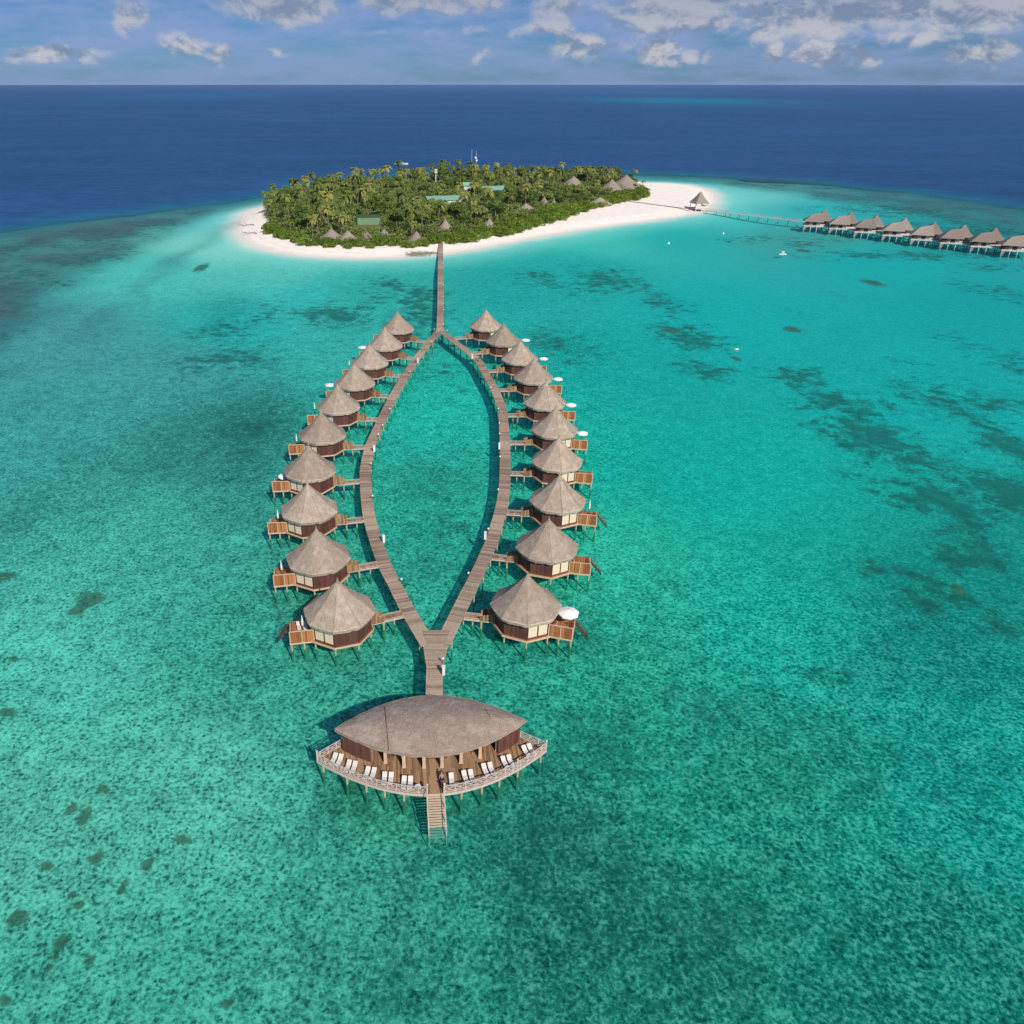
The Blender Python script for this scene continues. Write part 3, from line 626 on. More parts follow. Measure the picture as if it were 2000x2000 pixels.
# parasols on the sundecks
def parasol_mesh(r=1.55,n=8):
    c=MB(); v=[(0,0,2.5)]+[(r*math.cos(2*math.pi*k/n),r*math.sin(2*math.pi*k/n),2.0) for k in range(n)]+[(r*1.0*math.cos(2*math.pi*k/n),r*math.sin(2*math.pi*k/n),1.8) for k in range(n)]
    c.add(v,[(0,1+k,1+(k+1)%n) for k in range(n)]+[(1+k,1+n+k,1+n+(k+1)%n,1+(k+1)%n) for k in range(n)],.5)
    p=MB(); p.tube((0,0,0),(0,0,2.6),.035,.03,8); p.tube((0,0,0),(0,0,.08),.28,.25,10)
    rb=MB()
    for k in range(n): rb.tube((0,0,2.05),(r*.9*math.cos(2*math.pi*k/n),r*.9*math.sin(2*math.pi*k/n),1.98),.012,.012,5)
    return c.mesh('canopy',M['canvas']),p.mesh('pole',M['darkwood']),rb.mesh('ribs',M['darkwood'])
cM,pM,rM=parasol_mesh()
c=MB(); c.tube((0,0,1.0),(0,0,1.6),.14,.17,10); c.tube((0,0,1.6),(0,0,2.7),.17,.03,10); fM=c.mesh('canopy',M['canvas'])
def parasol(loc,label,open_=True,tilt=0,sc=1.):
    t=thing('parasol',label,'parasol',loc,random.random(),'parasols on the hut sundecks'); t.scale=(sc,)*3; t.rotation_euler=(tilt,tilt*.5,random.random())
    cc=link('canopy',cM if open_ else fM,t); link('pole',pM,t)
    if open_: link('ribs',rM,cc)
    return t
def pp(px,py,z): q=P(px,py,DZ+z); return (q.x,q.y,DZ)
for px,py,z,op,lb in [(1110,1195,2.1,1,'large open white parasol on the sundeck of the nearest right hut'),(1137.5,842,2.1,1,'open white parasol above the dark red fence of the fifth right hut'),(1115.7,787,2.1,1,'open white parasol above the orange fence of the sixth right hut'),
 (1090,736.5,2.1,1,'open white parasol on the seventh right hut'),(1062,697,2.1,1,'open white parasol on the eighth right hut'),(1027,661,2.1,1,'open white parasol on the ninth right hut, nearest the island on that side'),
 (1152,984,2.0,0,'folded white parasol standing behind the fence of the third right hut'),(708,675,2.1,1,'open white parasol on the ninth left hut, nearest the island on that side'),(644,748,2.1,1,'open white parasol behind the fence of the seventh left hut'),
 (682,708,2.0,0,'folded white parasol half hidden by the roof of the eighth left hut'),(614,791,2.0,0,'folded white parasol behind the red orange fence of the sixth left hut'),(578.7,853,2.0,0,'folded white parasol behind the bright orange fence of the fifth left hut'),
 (549,920,2.3,1,'small tilted white parasol on the fourth left hut'),(542,1002,2.0,0,'folded white parasol behind the fence of the third left hut'),(549,1102,2.0,0,'folded white parasol behind the fence of the second left hut'),(590,1211,1.9,0,'folded white parasol on the nearest left hut')]:
    parasol(pp(px,py,z),lb,bool(op),.25 if py==920 else 0,1.0 if py>1000 or not op else .82 if py!=920 else .6)
# ------------------------------------------------------------------ sun loungers
lf=MB(); 
for sx in(-.28,.28): lf.bar((sx,-.95,.3),(sx,.95,.3),.05,.06)
for sx in(-.28,.28):
    for sy in(-.8,.75): lf.box((sx,sy,.14),(.05,.05,.28))
LFm=lf.mesh('frame',M['darkwood'])
lc=MB(); lc.box((0,-.28,.38),(.64,1.3,.1)); lc.bar((0,.36,.38),(0,.98,.78),.64,.1); LCm=lc.mesh('cushion',M['cloth'])
def lounger(x,y,rz,label,group,z=DZ+.03,cush=None):
    t=thing('sun_lounger',label,'sun lounger',(x,y,z),rz,group); t.scale=(.84,.84,.84); link('frame',LFm,t); link('cushion',cush or LCm,t); return t
for dx,nm in((-5.9,'outer'),(-5.0,'inner')):
    lounger(-13.5+dx,91.7-.2,math.radians(15),'white cushioned lounger on the sundeck of the nearest left hut, %s one of two'%nm,'loungers on hut sundecks',DZ+.02)
# ------------------------------------------------------------------ the pavilion at the head of the jetty
PC=Vector((-.3,67.4,0)); PA=math.radians(3.6)
pav=thing('pavilion','lens shaped thatched pavilion with railed wooden sun terrace at the boardwalk end','pavilion',PC,PA)
def lens(a,bf,bb,n=28,pw=2.0):     # outline: front arc from left tip to right tip, then back arc
    fr=[Vector((-a+2*a*k/n,-bf*(1-abs(-1+2*k/n)**pw),0)) for k in range(n+1)]
    bk=[Vector((a-2*a*k/n,bb*(1-abs(1-2*k/n)**pw),0)) for k in range(1,n)]
    return fr,bk
DA=13.3; DF=5.75; DB=6.0; RA=11.0
fr,bk=lens(DA,DF,DB,28,1.9)
def halfw(x,a,b,pw): return b*(1-min(1,abs(x/a))**pw)
b=MB(); x=-DA+.15
while x<DA-.1:
    y0=-halfw(x,DA,DF,1.9); y1=halfw(x,DA,DB,1.9); cuts=[y0]+sorted(random.uniform(y0,y1) for _ in range(2))+[y1]
    for u,v in zip(cuts,cuts[1:]): b.box((x,(u+v)/2,1.56),(.185,max(.02,v-u-.02),.07))
    x+=.2
b.build('terrace_deck',M['deckbrown'],pav)
b=MB()
for u,v in zip(fr+bk,(fr+bk)[1:]+fr[:1]): b.bar((u.x,u.y,1.38),(v.x,v.y,1.38),.16,.3)
b.build('edge_beam',M['palerail'],pav)
RO=Vector((-.1,1.55,0))     # roof centre
ra,rb_f,rb_b=11.15,4.75,5.0
NX,NY=60,9; b=MB(); vs=[]
def roofz(u,v): return 4.75+1.15*(1-abs(v)**1.7)*(1-abs(u)**2.2)+.02*math.sin(u*40)
for i in range(NX+1):
    u=-1+2*i/NX; x=u*ra
    for j_ in range(2*NY+1):
        v=-1+j_/NY; hb=halfw(x,ra,rb_f if v<0 else rb_b,1.95); vs.append((RO.x+x,RO.y+v*hb,roofz(u,v)+random.uniform(-.018,.018)))
m2=2*NY+1; fs=[(i*m2+k,(i+1)*m2+k,(i+1)*m2+k+1,i*m2+k+1) for i in range(NX) for k in range(m2-1)]
b.add(vs,fs,.5); proof=b.build('roof',M['thatch_pav'],pav)
b=MB(); edge=[Vector(vs[i*m2]) for i in range(NX+1)]+[Vector(vs[i*m2+m2-1]) for i in range(NX,-1,-1)]
n=len(edge); ctr=Vector((RO.x,RO.y,0))
lo=[Vector((p.x+(RO.x-p.x)*.02,p.y+(RO.y-p.y)*.04,p.z-.42-random.uniform(0,.25))) for p in edge]; inn=[Vector((p.x+(RO.x-p.x)*.12,p.y+(RO.y-p.y)*.12,p.z-.3)) for p in edge]
b.add([p+Vector((0,0,.02)) for p in edge]+lo+inn,[(k,(k+1)%n,n+(k+1)%n,n+k)[::-1] for k in range(n)]+[(n+k,n+(k+1)%n,2*n+(k+1)%n,2*n+k)[::-1] for k in range(n)],.6)
b.add([Vector((p.x,p.y,p.z-.3)) for p in edge],[tuple(range(n))],.2)
b.build('eave_fringe',M['thatch_edge'],proof)
for uu,v0,v1,wd in((-.46,-1,.8,.07),(.60,-.1,.5,.05)):
    b=MB(); pr=None
    for k in range(15):
        v=v0+(v1-v0)*k/14; x=uu*ra+(k-7)*-.03; hb=halfw(x,ra,rb_f if v<0 else rb_b,1.95); p=Vector((RO.x+x,RO.y+v*hb,roofz(x/ra,v)+.03))
        if pr: b.bar(pr,p,wd,.05)
        pr=p
    b.build('roof_seam',M['darkwood'],proof)
inv=Matrix.Rotation(-PA,3,'Z')
def loc_(p): return inv@(Vector(p)-PC)
for px,py in[(716,1478),(753,1488),(789,1496),(828,1497),(863,1496),(900,1488),(937,1478),(970,1464)]:
    q=loc_(P(px,py,DZ)); b=MB(); b.box((q.x,q.y-.1,3.1),(.36,.36,3.1)); b.box((q.x,q.y-.1,1.72),(.44,.44,.24)); b.build('post',M['beam'],pav)
def wallrun(pts,z0=1.6,z1=4.6):
    b=MB()
    for u,v in zip(pts,pts[1:]): plankwall(b,u,v,z0,z1)
    return b.build('wall',M['mahogany'],pav)
fw=lambda x,k=.86: Vector((RO.x+x,RO.y-halfw(x,ra*.95,rb_f*k,1.95),0)); bwk=lambda x,k=.86: Vector((RO.x+x,RO.y+halfw(x,ra*.95,rb_b*k,1.95),0))
wallrun([fw(-10.3),fw(-9),fw(-8.0),fw(-7.0)]); wallrun([fw(7.6),fw(8.8),fw(9.6),fw(10.4)])
wallrun([bwk(x) for x in(-10.3,-8,-6,-4,-1.3)]); wallrun([bwk(x) for x in(1.3,4,6,8,10.3)])
wallrun([Vector((-5.9,-.3,0)),Vector((-3,.4,0)),Vector((3,.4,0)),Vector((5.9,0,0))])
b=MB(); b.box((0,-.3,2.1),(3.2,.7,1.0)); b.box((0,-.3,2.63),(3.4,.9,.07)); b.build('bar_counter',M['darkwood'],pav)
# terrace railing
def railing(pts,name='railing',mt='palerail',h=1.0,parent=pav):
    b=MB(); d=[pts[0]]; acc=0
    out=[]; 
    for u,v in zip(pts,pts[1:]):
        n_=max(1,int((v-u).length/.2)); out+=[u.lerp(v,k/n_) for k in range(n_)]
    out.append(pts[-1]); keep=[out[0]]
    for p in out:
        if (p-keep[-1]).length>=1.05: keep.append(p)
    if (pts[-1]-keep[-1]).length>.4: keep.append(pts[-1])
    for i,p in enumerate(keep): b.box((p.x,p.y,DZ+h/2),(.1,.1,h))
    for u,v in zip(keep,keep[1:]):
        for z,t_ in((h,.1),(h*.66,.05),(h*.36,.05),(.1,.08)): b.bar((u.x,u.y,DZ+z),(v.x,v.y,DZ+z),.07,t_)
        b.bar((u.x,u.y,DZ+.1),(v.x,v.y,DZ+h*.97),.04,.05); b.bar((u.x,u.y,DZ+h*.97),(v.x,v.y,DZ+.1),.04,.05)
    return b.build(name,M[mt],parent)
off_=.03
frL=[p*.995 for p in fr if p.x<-1.0]+[Vector((-.95,-halfw(.95,DA,DF,1.9)+.04,0))]; frR=[Vector((.95,-halfw(.95,DA,DF,1.9)+.04,0))]+[p*.995 for p in fr if p.x>1.0]
railing(frL); railing(frR)
bkR=[p*.99 for p in bk if p.x>2.2]; bkL=[p*.99 for p in bk if p.x<-2.2]
railing([frR[-1]]+bkR); railing(bkL+[frL[0]])
for px_ in(frL[0],frL[-1],frR[0],frR[-1],frR[len(frR)*2//3]):
    b=MB(); b.box((px_.x,px_.y,DZ+.6),(.16,.16,1.25)); b.sphere((px_.x,px_.y,DZ+1.34),.14,8,6); b.build('newel_post',M['palerail'],pav)
for px,py in[(631,1492),(677,1518),(715,1536),(751,1545),(789,1556),(866,1560),(902,1552),(942,1540),(976,1525),(1012,1506),(1058,1481)]:
    q=loc_(P(px,py,1.3)); q=Vector((q.x,-halfw(q.x,DA,DF,1.9)+.12,0)); b=MB(); b.tube((q.x,q.y,-2.4),(q.x,q.y,1.35),.15,.14); b.build('pile',M['pile'],pav)
for x in range(-10,12,4):
    for y in(-1.5,2.8): b=MB(); b.tube((x,y,-2.4),(x,y,1.35),.15,.14); b.build('pile',M['pile'],pav)
stp=MB()
for k in range(17): f_=(k+.3)/17; stp.box((-.05,-5.72-4.3*f_,1.5-1.95*f_),(1.75,.22,.05))
sto=stp.build('stairs',M['beam'],pav)
for s_ in(-1,1):
    b=MB(); xx=-.05+s_*.93; b.bar((xx,-5.7,1.45),(xx,-10.1,-.55),.1,.2); b.bar((xx,-5.75,2.6),(xx,-10.0,.75),.08,.1)
    for f_ in(0,.33,.66,1): b.box((xx,-5.75-4.25*f_,1.9-1.85*f_-(0.3 if f_==1 else 0)),(.09,.09,1.35+(.9 if f_==1 else 0)))
    b.build('handrail',M['palerail'],sto)
# terrace loungers
prs=[(657,1484,'farthest left pair, by the left tip'),(685,1498,'second pair from the left tip'),(722,1511,'third pair from the left tip'),(757,1521,'fourth pair from the left tip'),(795,1529,'pair left of the stairs')]
prsr=[(915,1517,'second group right of the stairs'),(954,1503,'third group right of the stairs'),(992,1488,'fourth group right of the stairs'),(1033,1466,'farthest right pair, by the right tip')]
for px,py,ds in prs+prsr:
    q=P(px,py,DZ+.4); lx_=loc_(q).x; sl2=DF*1.9*abs(lx_/DA)**.9/DA*(1 if lx_>0 else -1); rz=PA+math.atan(sl2)*.45+math.radians(random.uniform(-4,4))
    for s_,nm in((-.42,'left'),(.42,'right')):
        rr=rz+math.radians(random.uniform(-4,4)); lounger(q.x+s_*.86*math.cos(rz),q.y+s_*.86*math.sin(rz)-.05,rr,'white lounger on the pavilion terrace, %s of the %s'%(nm,ds),'white loungers on the pavilion terrace')
q=P(882,1525,DZ+.4); lounger(q.x,q.y+.1,PA,'single white sun lounger just right of the stairs, next to the sunbather','white loungers on the pavilion terrace')
ncm=lc.mesh('cushion',M['navy']); q=P(863,1524,DZ+.4); lounger(q.x,q.y+.1,PA,'lounger with a dark navy towel beside the head of the stairs, person lying on it','white loungers on the pavilion terrace',cush=ncm)
LQ=Vector((q.x,q.y+.1,DZ))
b=MB(); q=P(816,1537,DZ+.6)
for k in range(16):
    a0=2*math.pi*k/16; a1=2*math.pi*(k+1)/16; b.tube((q.x+.33*math.cos(a0),q.y,DZ+.6+.33*math.sin(a0)),(q.x+.33*math.cos(a1),q.y,DZ+.6+.33*math.sin(a1)),.08,.08,6)
o=b.build('life_ring',M['white']); tag(o,'white life ring hung on the terrace railing left of the stairs','life ring')
# ------------------------------------------------------------------ people
def person(name_label,joints,edges,radii,loc,rz,clothes,hairc=True):
    t=thing('person',name_label,'person',loc,rz)
    me=bpy.data.meshes.new('body'); me.from_pydata(joints,edges,[]); o=bpy.data.objects.new('body_base',me); C.objects.link(o)
    sm=o.modifiers.new('s','SKIN')
    for v,r in zip(me.skin_vertices[0].data,radii): v.radius=(r,r)
    me.skin_vertices[0].data[0].use_root=True
    ss_=o.modifiers.new('u','SUBSURF'); ss_.levels=1
    dg=bpy.context.evaluated_depsgraph_get(); nm=bpy.data.meshes.new_from_object(o.evaluated_get(dg)); nm.name='body'
    bpy.data.objects.remove(o); nm.materials.clear()
    nm.materials.append(M['skin']); nm.materials.append(M[clothes])
    for p in nm.polygons:
        p.use_smooth=True; c=p.center; p.material_index=1 if clothes_zone(c) else 0
    link('body',nm,t)
    return t
def stand_j(st=.18,arm=.16):
    J=[(0,0,.95),(0,0,1.15),(0,0,1.38),(0,0,1.52),(0,.01,1.64),(0,.02,1.74),(.1,0,.9),(.11,st,.5),(.11,st*.9,.08),(.11,st*.9+.16,.04),(-.1,0,.9),(-.11,-st*.4,.5),(-.11,-st*1.3,.1),(-.11,-st*1.3+.15,.04),(.19,0,1.42),(.25,-arm*.5,1.15),(.25,arm*.2,.9),(-.19,0,1.42),(-.25,arm*.5,1.15),(-.25,arm,.92)]
    E_=[(0,1),(1,2),(2,3),(3,4),(4,5),(0,6),(6,7),(7,8),(8,9),(0,10),(10,11),(11,12),(12,13),(2,14),(14,15),(15,16),(2,17),(17,18),(18,19)]
    R_=[.14,.12,.15,.055,.1,.08,.1,.065,.045,.035,.1,.065,.045,.035,.06,.042,.03,.06,.042,.03]
    return J,E_,R_
clothes_zone=lambda c: .55<c.z<1.46 and abs(c.x)<.24
J,E_,R_=stand_j()
q=P(936,706,DZ); t1=person('person in brown clothing walking on the right branch of the boardwalk, nearer to the huts',J,E_,R_,(q.x,q.y,DZ),math.radians(30),'browncloth')
hb=MB(); hb.sphere((0,-.01,1.72),.105,10,6,sc=(1,1,.9)); HB=hb.mesh('hair',M['hair']); link('hair',HB,t1)
q=P(930,709,DZ); t2=person('person in reddish clothing walking on the right branch of the boardwalk, nearer the loop water',J,E_,R_,(q.x,q.y,DZ),math.radians(30),'browncloth'); link('hair',HB,t2)
clothes_zone=lambda c: (.75<c.z<1.0)
# lying figure: rotate a standing pose onto the lounger
J,E_,R_=stand_j(.02,.02); J=[(x,(z-1.0)*.95,.52+.08*(z>1.2)+max(0,z-1.2)*.55-y*.4) for x,y,z in J]
clothes_zone=lambda c: -.28<c.y<.0
t3=person('person in dark swimwear lying on the navy lounger beside the stairs',J,E_,R_,(LQ.x,LQ.y,DZ+.0),PA,'navy')
hb=MB(); hb.sphere((0,.76,.93),.105,10,6); hb.build('hair',M['hair'],t3)
# ------------------------------------------------------------------ boardwalk lights and cabinets
pl=MB(); pl.tube((0,0,-.2),(0,0,.72),.05,.045,8); PLp=pl.mesh('post',M['darkwood']); pg=MB(); pg.sphere((0,0,.84),.17,10,7); pg.tube((0,0,.7),(0,0,.74),.12,.12,8); PLg=pg.mesh('globe',M['white'])
def snap(px,py,z=DZ+.8,edge=HW-.02):
    p=P(px,py,z); best=min(((q-p).xy.length,q.xy[:],i,L) for L in(Lleft,Lright,Lst,Lfs) for i,q in enumerate(L) for L in[id(L)]) if False else None
    bd=1e9
    for L in(Lleft,Lright,Lst,Lfs):
        for i,q in enumerate(L):
            d=(q.x-p.x)**2+(q.y-p.y)**2
            if d<bd: bd=d; bq=q; a=L[max(i-1,0)]; c=L[min(i+1,len(L)-1)]
    t=(c-a); t.z=0; t.normalize(); n_=Vector((-t.y,t.x,0)); s_=1 if (p-bq).dot(n_)>0 else -1
    return bq+n_*s_*edge, math.atan2(t.y,t.x)
lamps=[(783.6,1131.5),(864,1287),(955,1032),(917,1119),(765,798.6),(748,830),(742,848),(726.7,904.6),(727,968),(971.8,798),(975.5,826),(975,846),(976,892.5),(974.5,955.6),(845.5,667),(806,726),(877,645),(867,605),(956,756),(866,515),(866,557),(867,579),(868,633),(848,643)]
def where(px,py):
    if py<640: return 'the straight far boardwalk towards the island'
    if py>1258: return 'the short boardwalk behind the pavilion'
    return 'the %s branch of the loop'%('left' if px<860 else 'right')
for i,(px,py) in enumerate(lamps):
    q,_=snap(px,py); 
    row='near the island end' if 640<py<700 else 'near the pavilion end' if py>1110 else 'level with the %s hut'%ORD[min(9,max(0,min(range(10),key=lambda k:abs((fitL if px<860 else fitR)[k][1]-q.y))))]
    lb='white globe light, %s branch of the loop, %s'%('left' if px<860 else 'right',row) if 640<=py<=1258 else 'white globe light on the short boardwalk behind the pavilion' if py>1258 else 'white globe light on the far straight boardwalk, number %d from the island'%(sum(1 for a,b_ in lamps if b_<py and b_<640)+1)
    t=thing('path_light',lb,'path light',(q.x,q.y,DZ),0,'white lights along the boardwalk'); link('post',PLp,t); link('globe',PLg,t)
cb_=MB(); cb_.box((0,0,.75),(.42,.62,1.4)); cb_.box((0,0,1.49),(.5,.7,.08)); CBb=cb_.mesh('body',M['white']); cb_=MB(); cb_.box((0,0,.03),(.36,.56,.06)); cb_.box((.225,0,.8),(.015,.5,1.1)); CBd=cb_.mesh('door',M['whitewall'])
for px,py,lb in[(747,1053,'level with the gap between the second and third left huts'),(950,1046,'on the right branch by the second right hut'),(730.4,876,'on the left branch by the fourth left hut'),(977.6,870.8,'on the right branch by the fourth right hut'),(819,704,'on the left branch near its island end'),(921.5,696,'on the right branch near its island end, by the walkers'),(863,1309,'at the right edge of the boardwalk close behind the pavilion')]:
    q,a=snap(px,py,DZ+.7,HW+.1); t=thing('white_cabinet','white waist high cabinet standing '+lb,'cabinet',(q.x,q.y,DZ-.02),a-math.pi/2,'white cabinets on the boardwalk'); link('body',CBb,t); link('door',CBd,t); t.scale=(.85,.85,.9)
# ------------------------------------------------------------------ far villas and their jetty
vil=[(1611.4,408.6),(1662.6,413.3),(1712.6,419.3),(1768.6,425),(1825.7,432.4),(1884,438.3),(1944.8,444.3),(2006,451),(2072,460)]
def hip(mb_,cx,cy,a,bb,ez,az_,n=8):
    vs=[]; N=4*n
    rim=[]
    cs=[Vector((-a,-bb,0)),Vector((a,-bb,0)),Vector((a,bb,0)),Vector((-a,bb,0))]
    for k in range(4):
        for s_ in range(n): rim.append(cs[k].lerp(cs[(k+1)%4],s_/n))
    R_=6
    for i in range(R_+1):
        t=i/R_
        for q in rim: vs.append((cx+q.x*(1-.97*t),cy+q.y*(1-.97*t),ez+(az_-ez)*t-.05*(az_-ez)*math.sin(math.pi*t)+random.uniform(-.07,.07)))
    fs=[(i*N+k,i*N+(k+1)%N,(i+1)*N+(k+1)%N,(i+1)*N+k) for i in range(R_) for k in range(N)]+[tuple(range(R_*N,(R_+1)*N)),tuple(range(N))[::-1]]
    mb_.add(vs,fs,.5)
VK={}
b=MB(); hip(b,3.2,2.0,5.5,5.2,4.9,11,6); VK['roofA']=b.mesh('roof',M['thatch_grey'])
b=MB(); b.add([(-8.3,-6.3,4.4),(3.4,-6.3,4.4),(3.4,3.6,4.4),(-8.3,3.6,4.4),(-3.6,-1.5,8.3),(2.6,.6,9.2)],[(0,1,5,4),(1,2,5),(2,3,4,5),(3,0,4),(3,2,1,0)],.5); VK['roofB']=b.mesh('roof',M['thatch_grey'])
b=MB(); b.box((3.4,2.2,3.3),(7.6,7.4,3.4)); VK['wallA']=b.mesh('wall',M['whitewall'])
b=MB(); b.box((-1.6,-1.4,3.0),(6.2,6.6,2.9)); VK['wallB']=b.mesh('wall',M['whitewall'])
b=MB(); b.box((-.4,-.2,1.75),(14.6,11.6,.3)); b.box((-.4,-5.9,2.1),(14.4,.12,.5)); b.box((7.0,-.2,2.1),(.12,11.4,.5)); VK['platform']=b.mesh('platform',M['whitewall'])
b=MB(); b.box((-6.4,-1.5,3.1),(.15,7,2.4)); b.box((-5.5,-5.2,3.1),(1.8,.15,2.4)); 
for x in(-7.2,-5.4,-3.6): b.box((x,-5.3,3.2),(.2,.2,2.6))
VK['veranda']=b.mesh('veranda',M['darkwood'])
b=MB(); b.box((-1.6,-4.73,3.0),(2.2,.06,2.2)); VK['door']=b.mesh('door',M['darkwood']); b=MB(); b.box((3.4,-1.53,3.6),(3.0,.06,1.5)); VK['win']=b.mesh('window',M['darkwood'])
b=MB(); b.tube((0,0,-2.4),(0,0,1.65),.28,.25); VK['pile']=b.mesh('pile',M['whitewall'])
b=MB()
for s_ in(-.5,.5): b.bar((-6.5+s_,-6,1.7),(-7.6+s_,-8.4,-.4),.12,.25)
for k in range(6): b.box((-6.5-1.1*k/6,-6.1-2.4*k/6,1.6-2.*k/6),(1.0,.3,.06))
VK['steps']=b.mesh('steps',M['palerail'])
VP=[P(x+1,y,9.7) for x,y in vil]
vd=(VP[7]-VP[0]); vang=math.atan2(vd.y,vd.x)
vl=['first and farthest, where the jetty arrives','second from the jetty end','third from the jetty end','fourth from the jetty end','fifth from the jetty end','sixth from the jetty end','seventh from the jetty end','last, cut by the right photo edge','beyond']
for k in range(8):
    v=VP[k]; a=vang+math.radians(28); R2=Matrix.Rotation(a,3,'Z'); c=v-R2@Vector((2.8,1.8,0))
    t=thing('overwater_villa','white stilt villa with twin grey thatched roofs, %s'%vl[k],'villa',(c.x,c.y,0),a,'white villas in the far row on the right'); t.scale=(.88,.88,.88)
    for nm,key in(('roof','roofA'),('roof','roofB'),('wall','wallA'),('wall','wallB'),('platform','platform'),('veranda','veranda'),('steps','steps')): link(nm,VK[key],t)
    link('door',VK['door'],t); link('window',VK['win'],t)
    for x in(-7,-3.5,0,3.5,6.6):
        for y in(-5.6,5): p=link('pile',VK['pile'],t); p.location=(x,y,0)
def simple_jetty(name,pts,hw,label,z,rail=True,gap=5.,mt='palerail',pk='pile'):
    t=thing(name,label,'jetty'); d=MB(); e=MB(); n=0
    for u,v in zip(pts,pts[1:]):
        L=(v-u).length; k_=int(L/.6)
        dirv=(v-u)/L; nn=Vector((-dirv.y,dirv.x,0))
        for k in range(k_): d.box(u+dirv*(k+.5)*L/k_,(L/k_-.03,2*hw,.1),math.atan2(dirv.y,dirv.x))
        for k in range(int(L/gap)+1):
            f=MB(); p=u+dirv*k*gap
            for s_ in(-1,1):
                q=p+nn*s_*hw*.9; f.tube((q.x,q.y,min(z-.3,max(-2.2,gz(q.x,q.y)-.3))),(q.x,q.y,z),.16,.16,6)
            f.build('pile_frame',M[pk],t)
            if rail:
                for s_ in(-1,1): q=p+nn*s_*hw*.95; e.box((q.x,q.y,z+.5),(.12,.12,1.0))
        if rail:
            for s_ in(-1,1): e.bar(u+nn*s_*hw*.95+Vector((0,0,1)),v+nn*s_*hw*.95+Vector((0,0,1)),.1,.1)
    d.build('deck',M[mt],t)
    if rail: e.build('railing',M[mt],t)
    return t
back=Vector((-math.sin(vang),math.cos(vang),0))
j0=P(1380,411,1.8); jA=P(1425,416,1.8); j1=P(1560,432,1.8)
ends=[VP[k]+back*8 for k in(0,7)]; ends=[Vector((q.x,q.y,1.8)) for q in ends]
simple_jetty('villa_jetty',[j0,jA,j1,ends[0]+Vector((2,0,0)),ends[1]],1.1,'narrow pale railed jetty on stilts running from the beach shelter to the white villas',1.8,gap=6.)
simple_jetty('beach_ramp',[P(1222,392,1.45),P(1300,402,1.5),P(1352,409,1.7)],.8,'low weathered walkway lying across the white sand spit up to the beach shelter',1.5,rail=False,gap=12,mt='deckbrown')
bh=P(1369,374,11.2); t=thing('beach_shelter','tall steep conical thatched shelter with white base where the sand spit meets the villa jetty','shelter',(bh.x,bh.y,0),.2)
b=MB(); hip(b,0,0,4.6,4.6,4.6,11.2,7); b.build('roof',M['thatch_grey'],t)
b=MB(); b.box((0,0,1.7),(8.2,8.2,.35)); b.build('platform',M['whitewall'],t)
b=MB(); b.box((0,-3.9,2.6),(8.2,.15,1.3)); b.box((3.9,0,2.6),(.15,8,1.3)); b.build('low_wall',M['whitewall'],t)
for x in(-3.7,0,3.7):
    for y in(-3.7,3.7): b=MB(); b.box((x,y,3.2),(.3,.3,3.)); b.build('post',M['whitewall'],t); b=MB(); b.tube((x,y,-1.5),(x,y,1.6),.3,.3); b.build('pile',M['whitewall'],t)
# ------------------------------------------------------------------ island buildings
blk=[]     # (px0,px1,py0,py1,worldY) picture areas that trees in front keep clear of
def r_in(r): return 3 if r<6 else 8
def cone_house(px,py,apz,r,label,squash=1.,n=8,rz=.2,clear=True):
    c=P(px,py,apz); t=thing('thatched_cottage',label,'cottage',(c.x,c.y,0),rz,'thatched buildings on the island')
    ez=apz*.38; rf_,ed,hp=thatch_roof(r,ez,apz,0,n,3,5,.05,.3,.12)
    for o_ in(rf_.build('roof',M['thatch_grey'],t),ed.build('eave_fringe',M['thatch_grey'],t)): o_.scale=(1,squash,1)
    b=MB(); b.tube((0,0,.5),(0,0,ez+.1),r*.78,r*.78,n); o_=b.build('wall',M['whitewall'],t); o_.scale=(1,squash,1)
    if clear:
        a,_=PJ(c.x-r,c.y,ez); b_,y1=PJ(c.x+r,c.y,ez+.5); blk.append((a+r_in(r),b_-r_in(r),py-2,py+(y1-py)*.48,c.y))
    return t
for i,(px,py,z,r,s_,lb) in enumerate([(647,446,7.5,6.5,1,'grey conical cottage roof among the palms, leftmost of the front cottages'),(679,450,7,5.5,1,'grey conical cottage roof between two bushes, second from the left at the front'),(716,452,6,5,1,'grey conical cottage roof half hidden in front of the tennis court'),(750,446,6.5,4.2,1,'small pointed cottage roof right of the tennis court'),(813,451,7.5,4.8,1,'steep grey cottage roof just left of the long boardwalk landing'),
 (870,428,8,4.5,1,'small grey roof tip among dense trees right of the boardwalk'),(956,427,7,4.5,1,'small grey thatched roof low in the trees behind the right beach'),(1028,397,8,9,.7,'long grey thatched roof standing out above bright shrubs in the right half'),(1063,384,8,4.5,1,'small brown thatched roof right of the long grey roof'),(1082,389,6.5,3.5,1,'tiny thatched roof beside the small brown one'),
 (1121,344,11,11,1,'large grey conical roof at the far right of the tree line'),(1196,350,12,10,1,'bulky grey thatched roof near the sand spit, left of the largest'),(1224,342,13,14,1,'largest grey thatched roof, beside the sand spit'),(1172,385,6.5,9,.6,'low long grey thatched roof at the edge of the sand spit')]):
    cone_house(px,py,z,r,lb,s_)
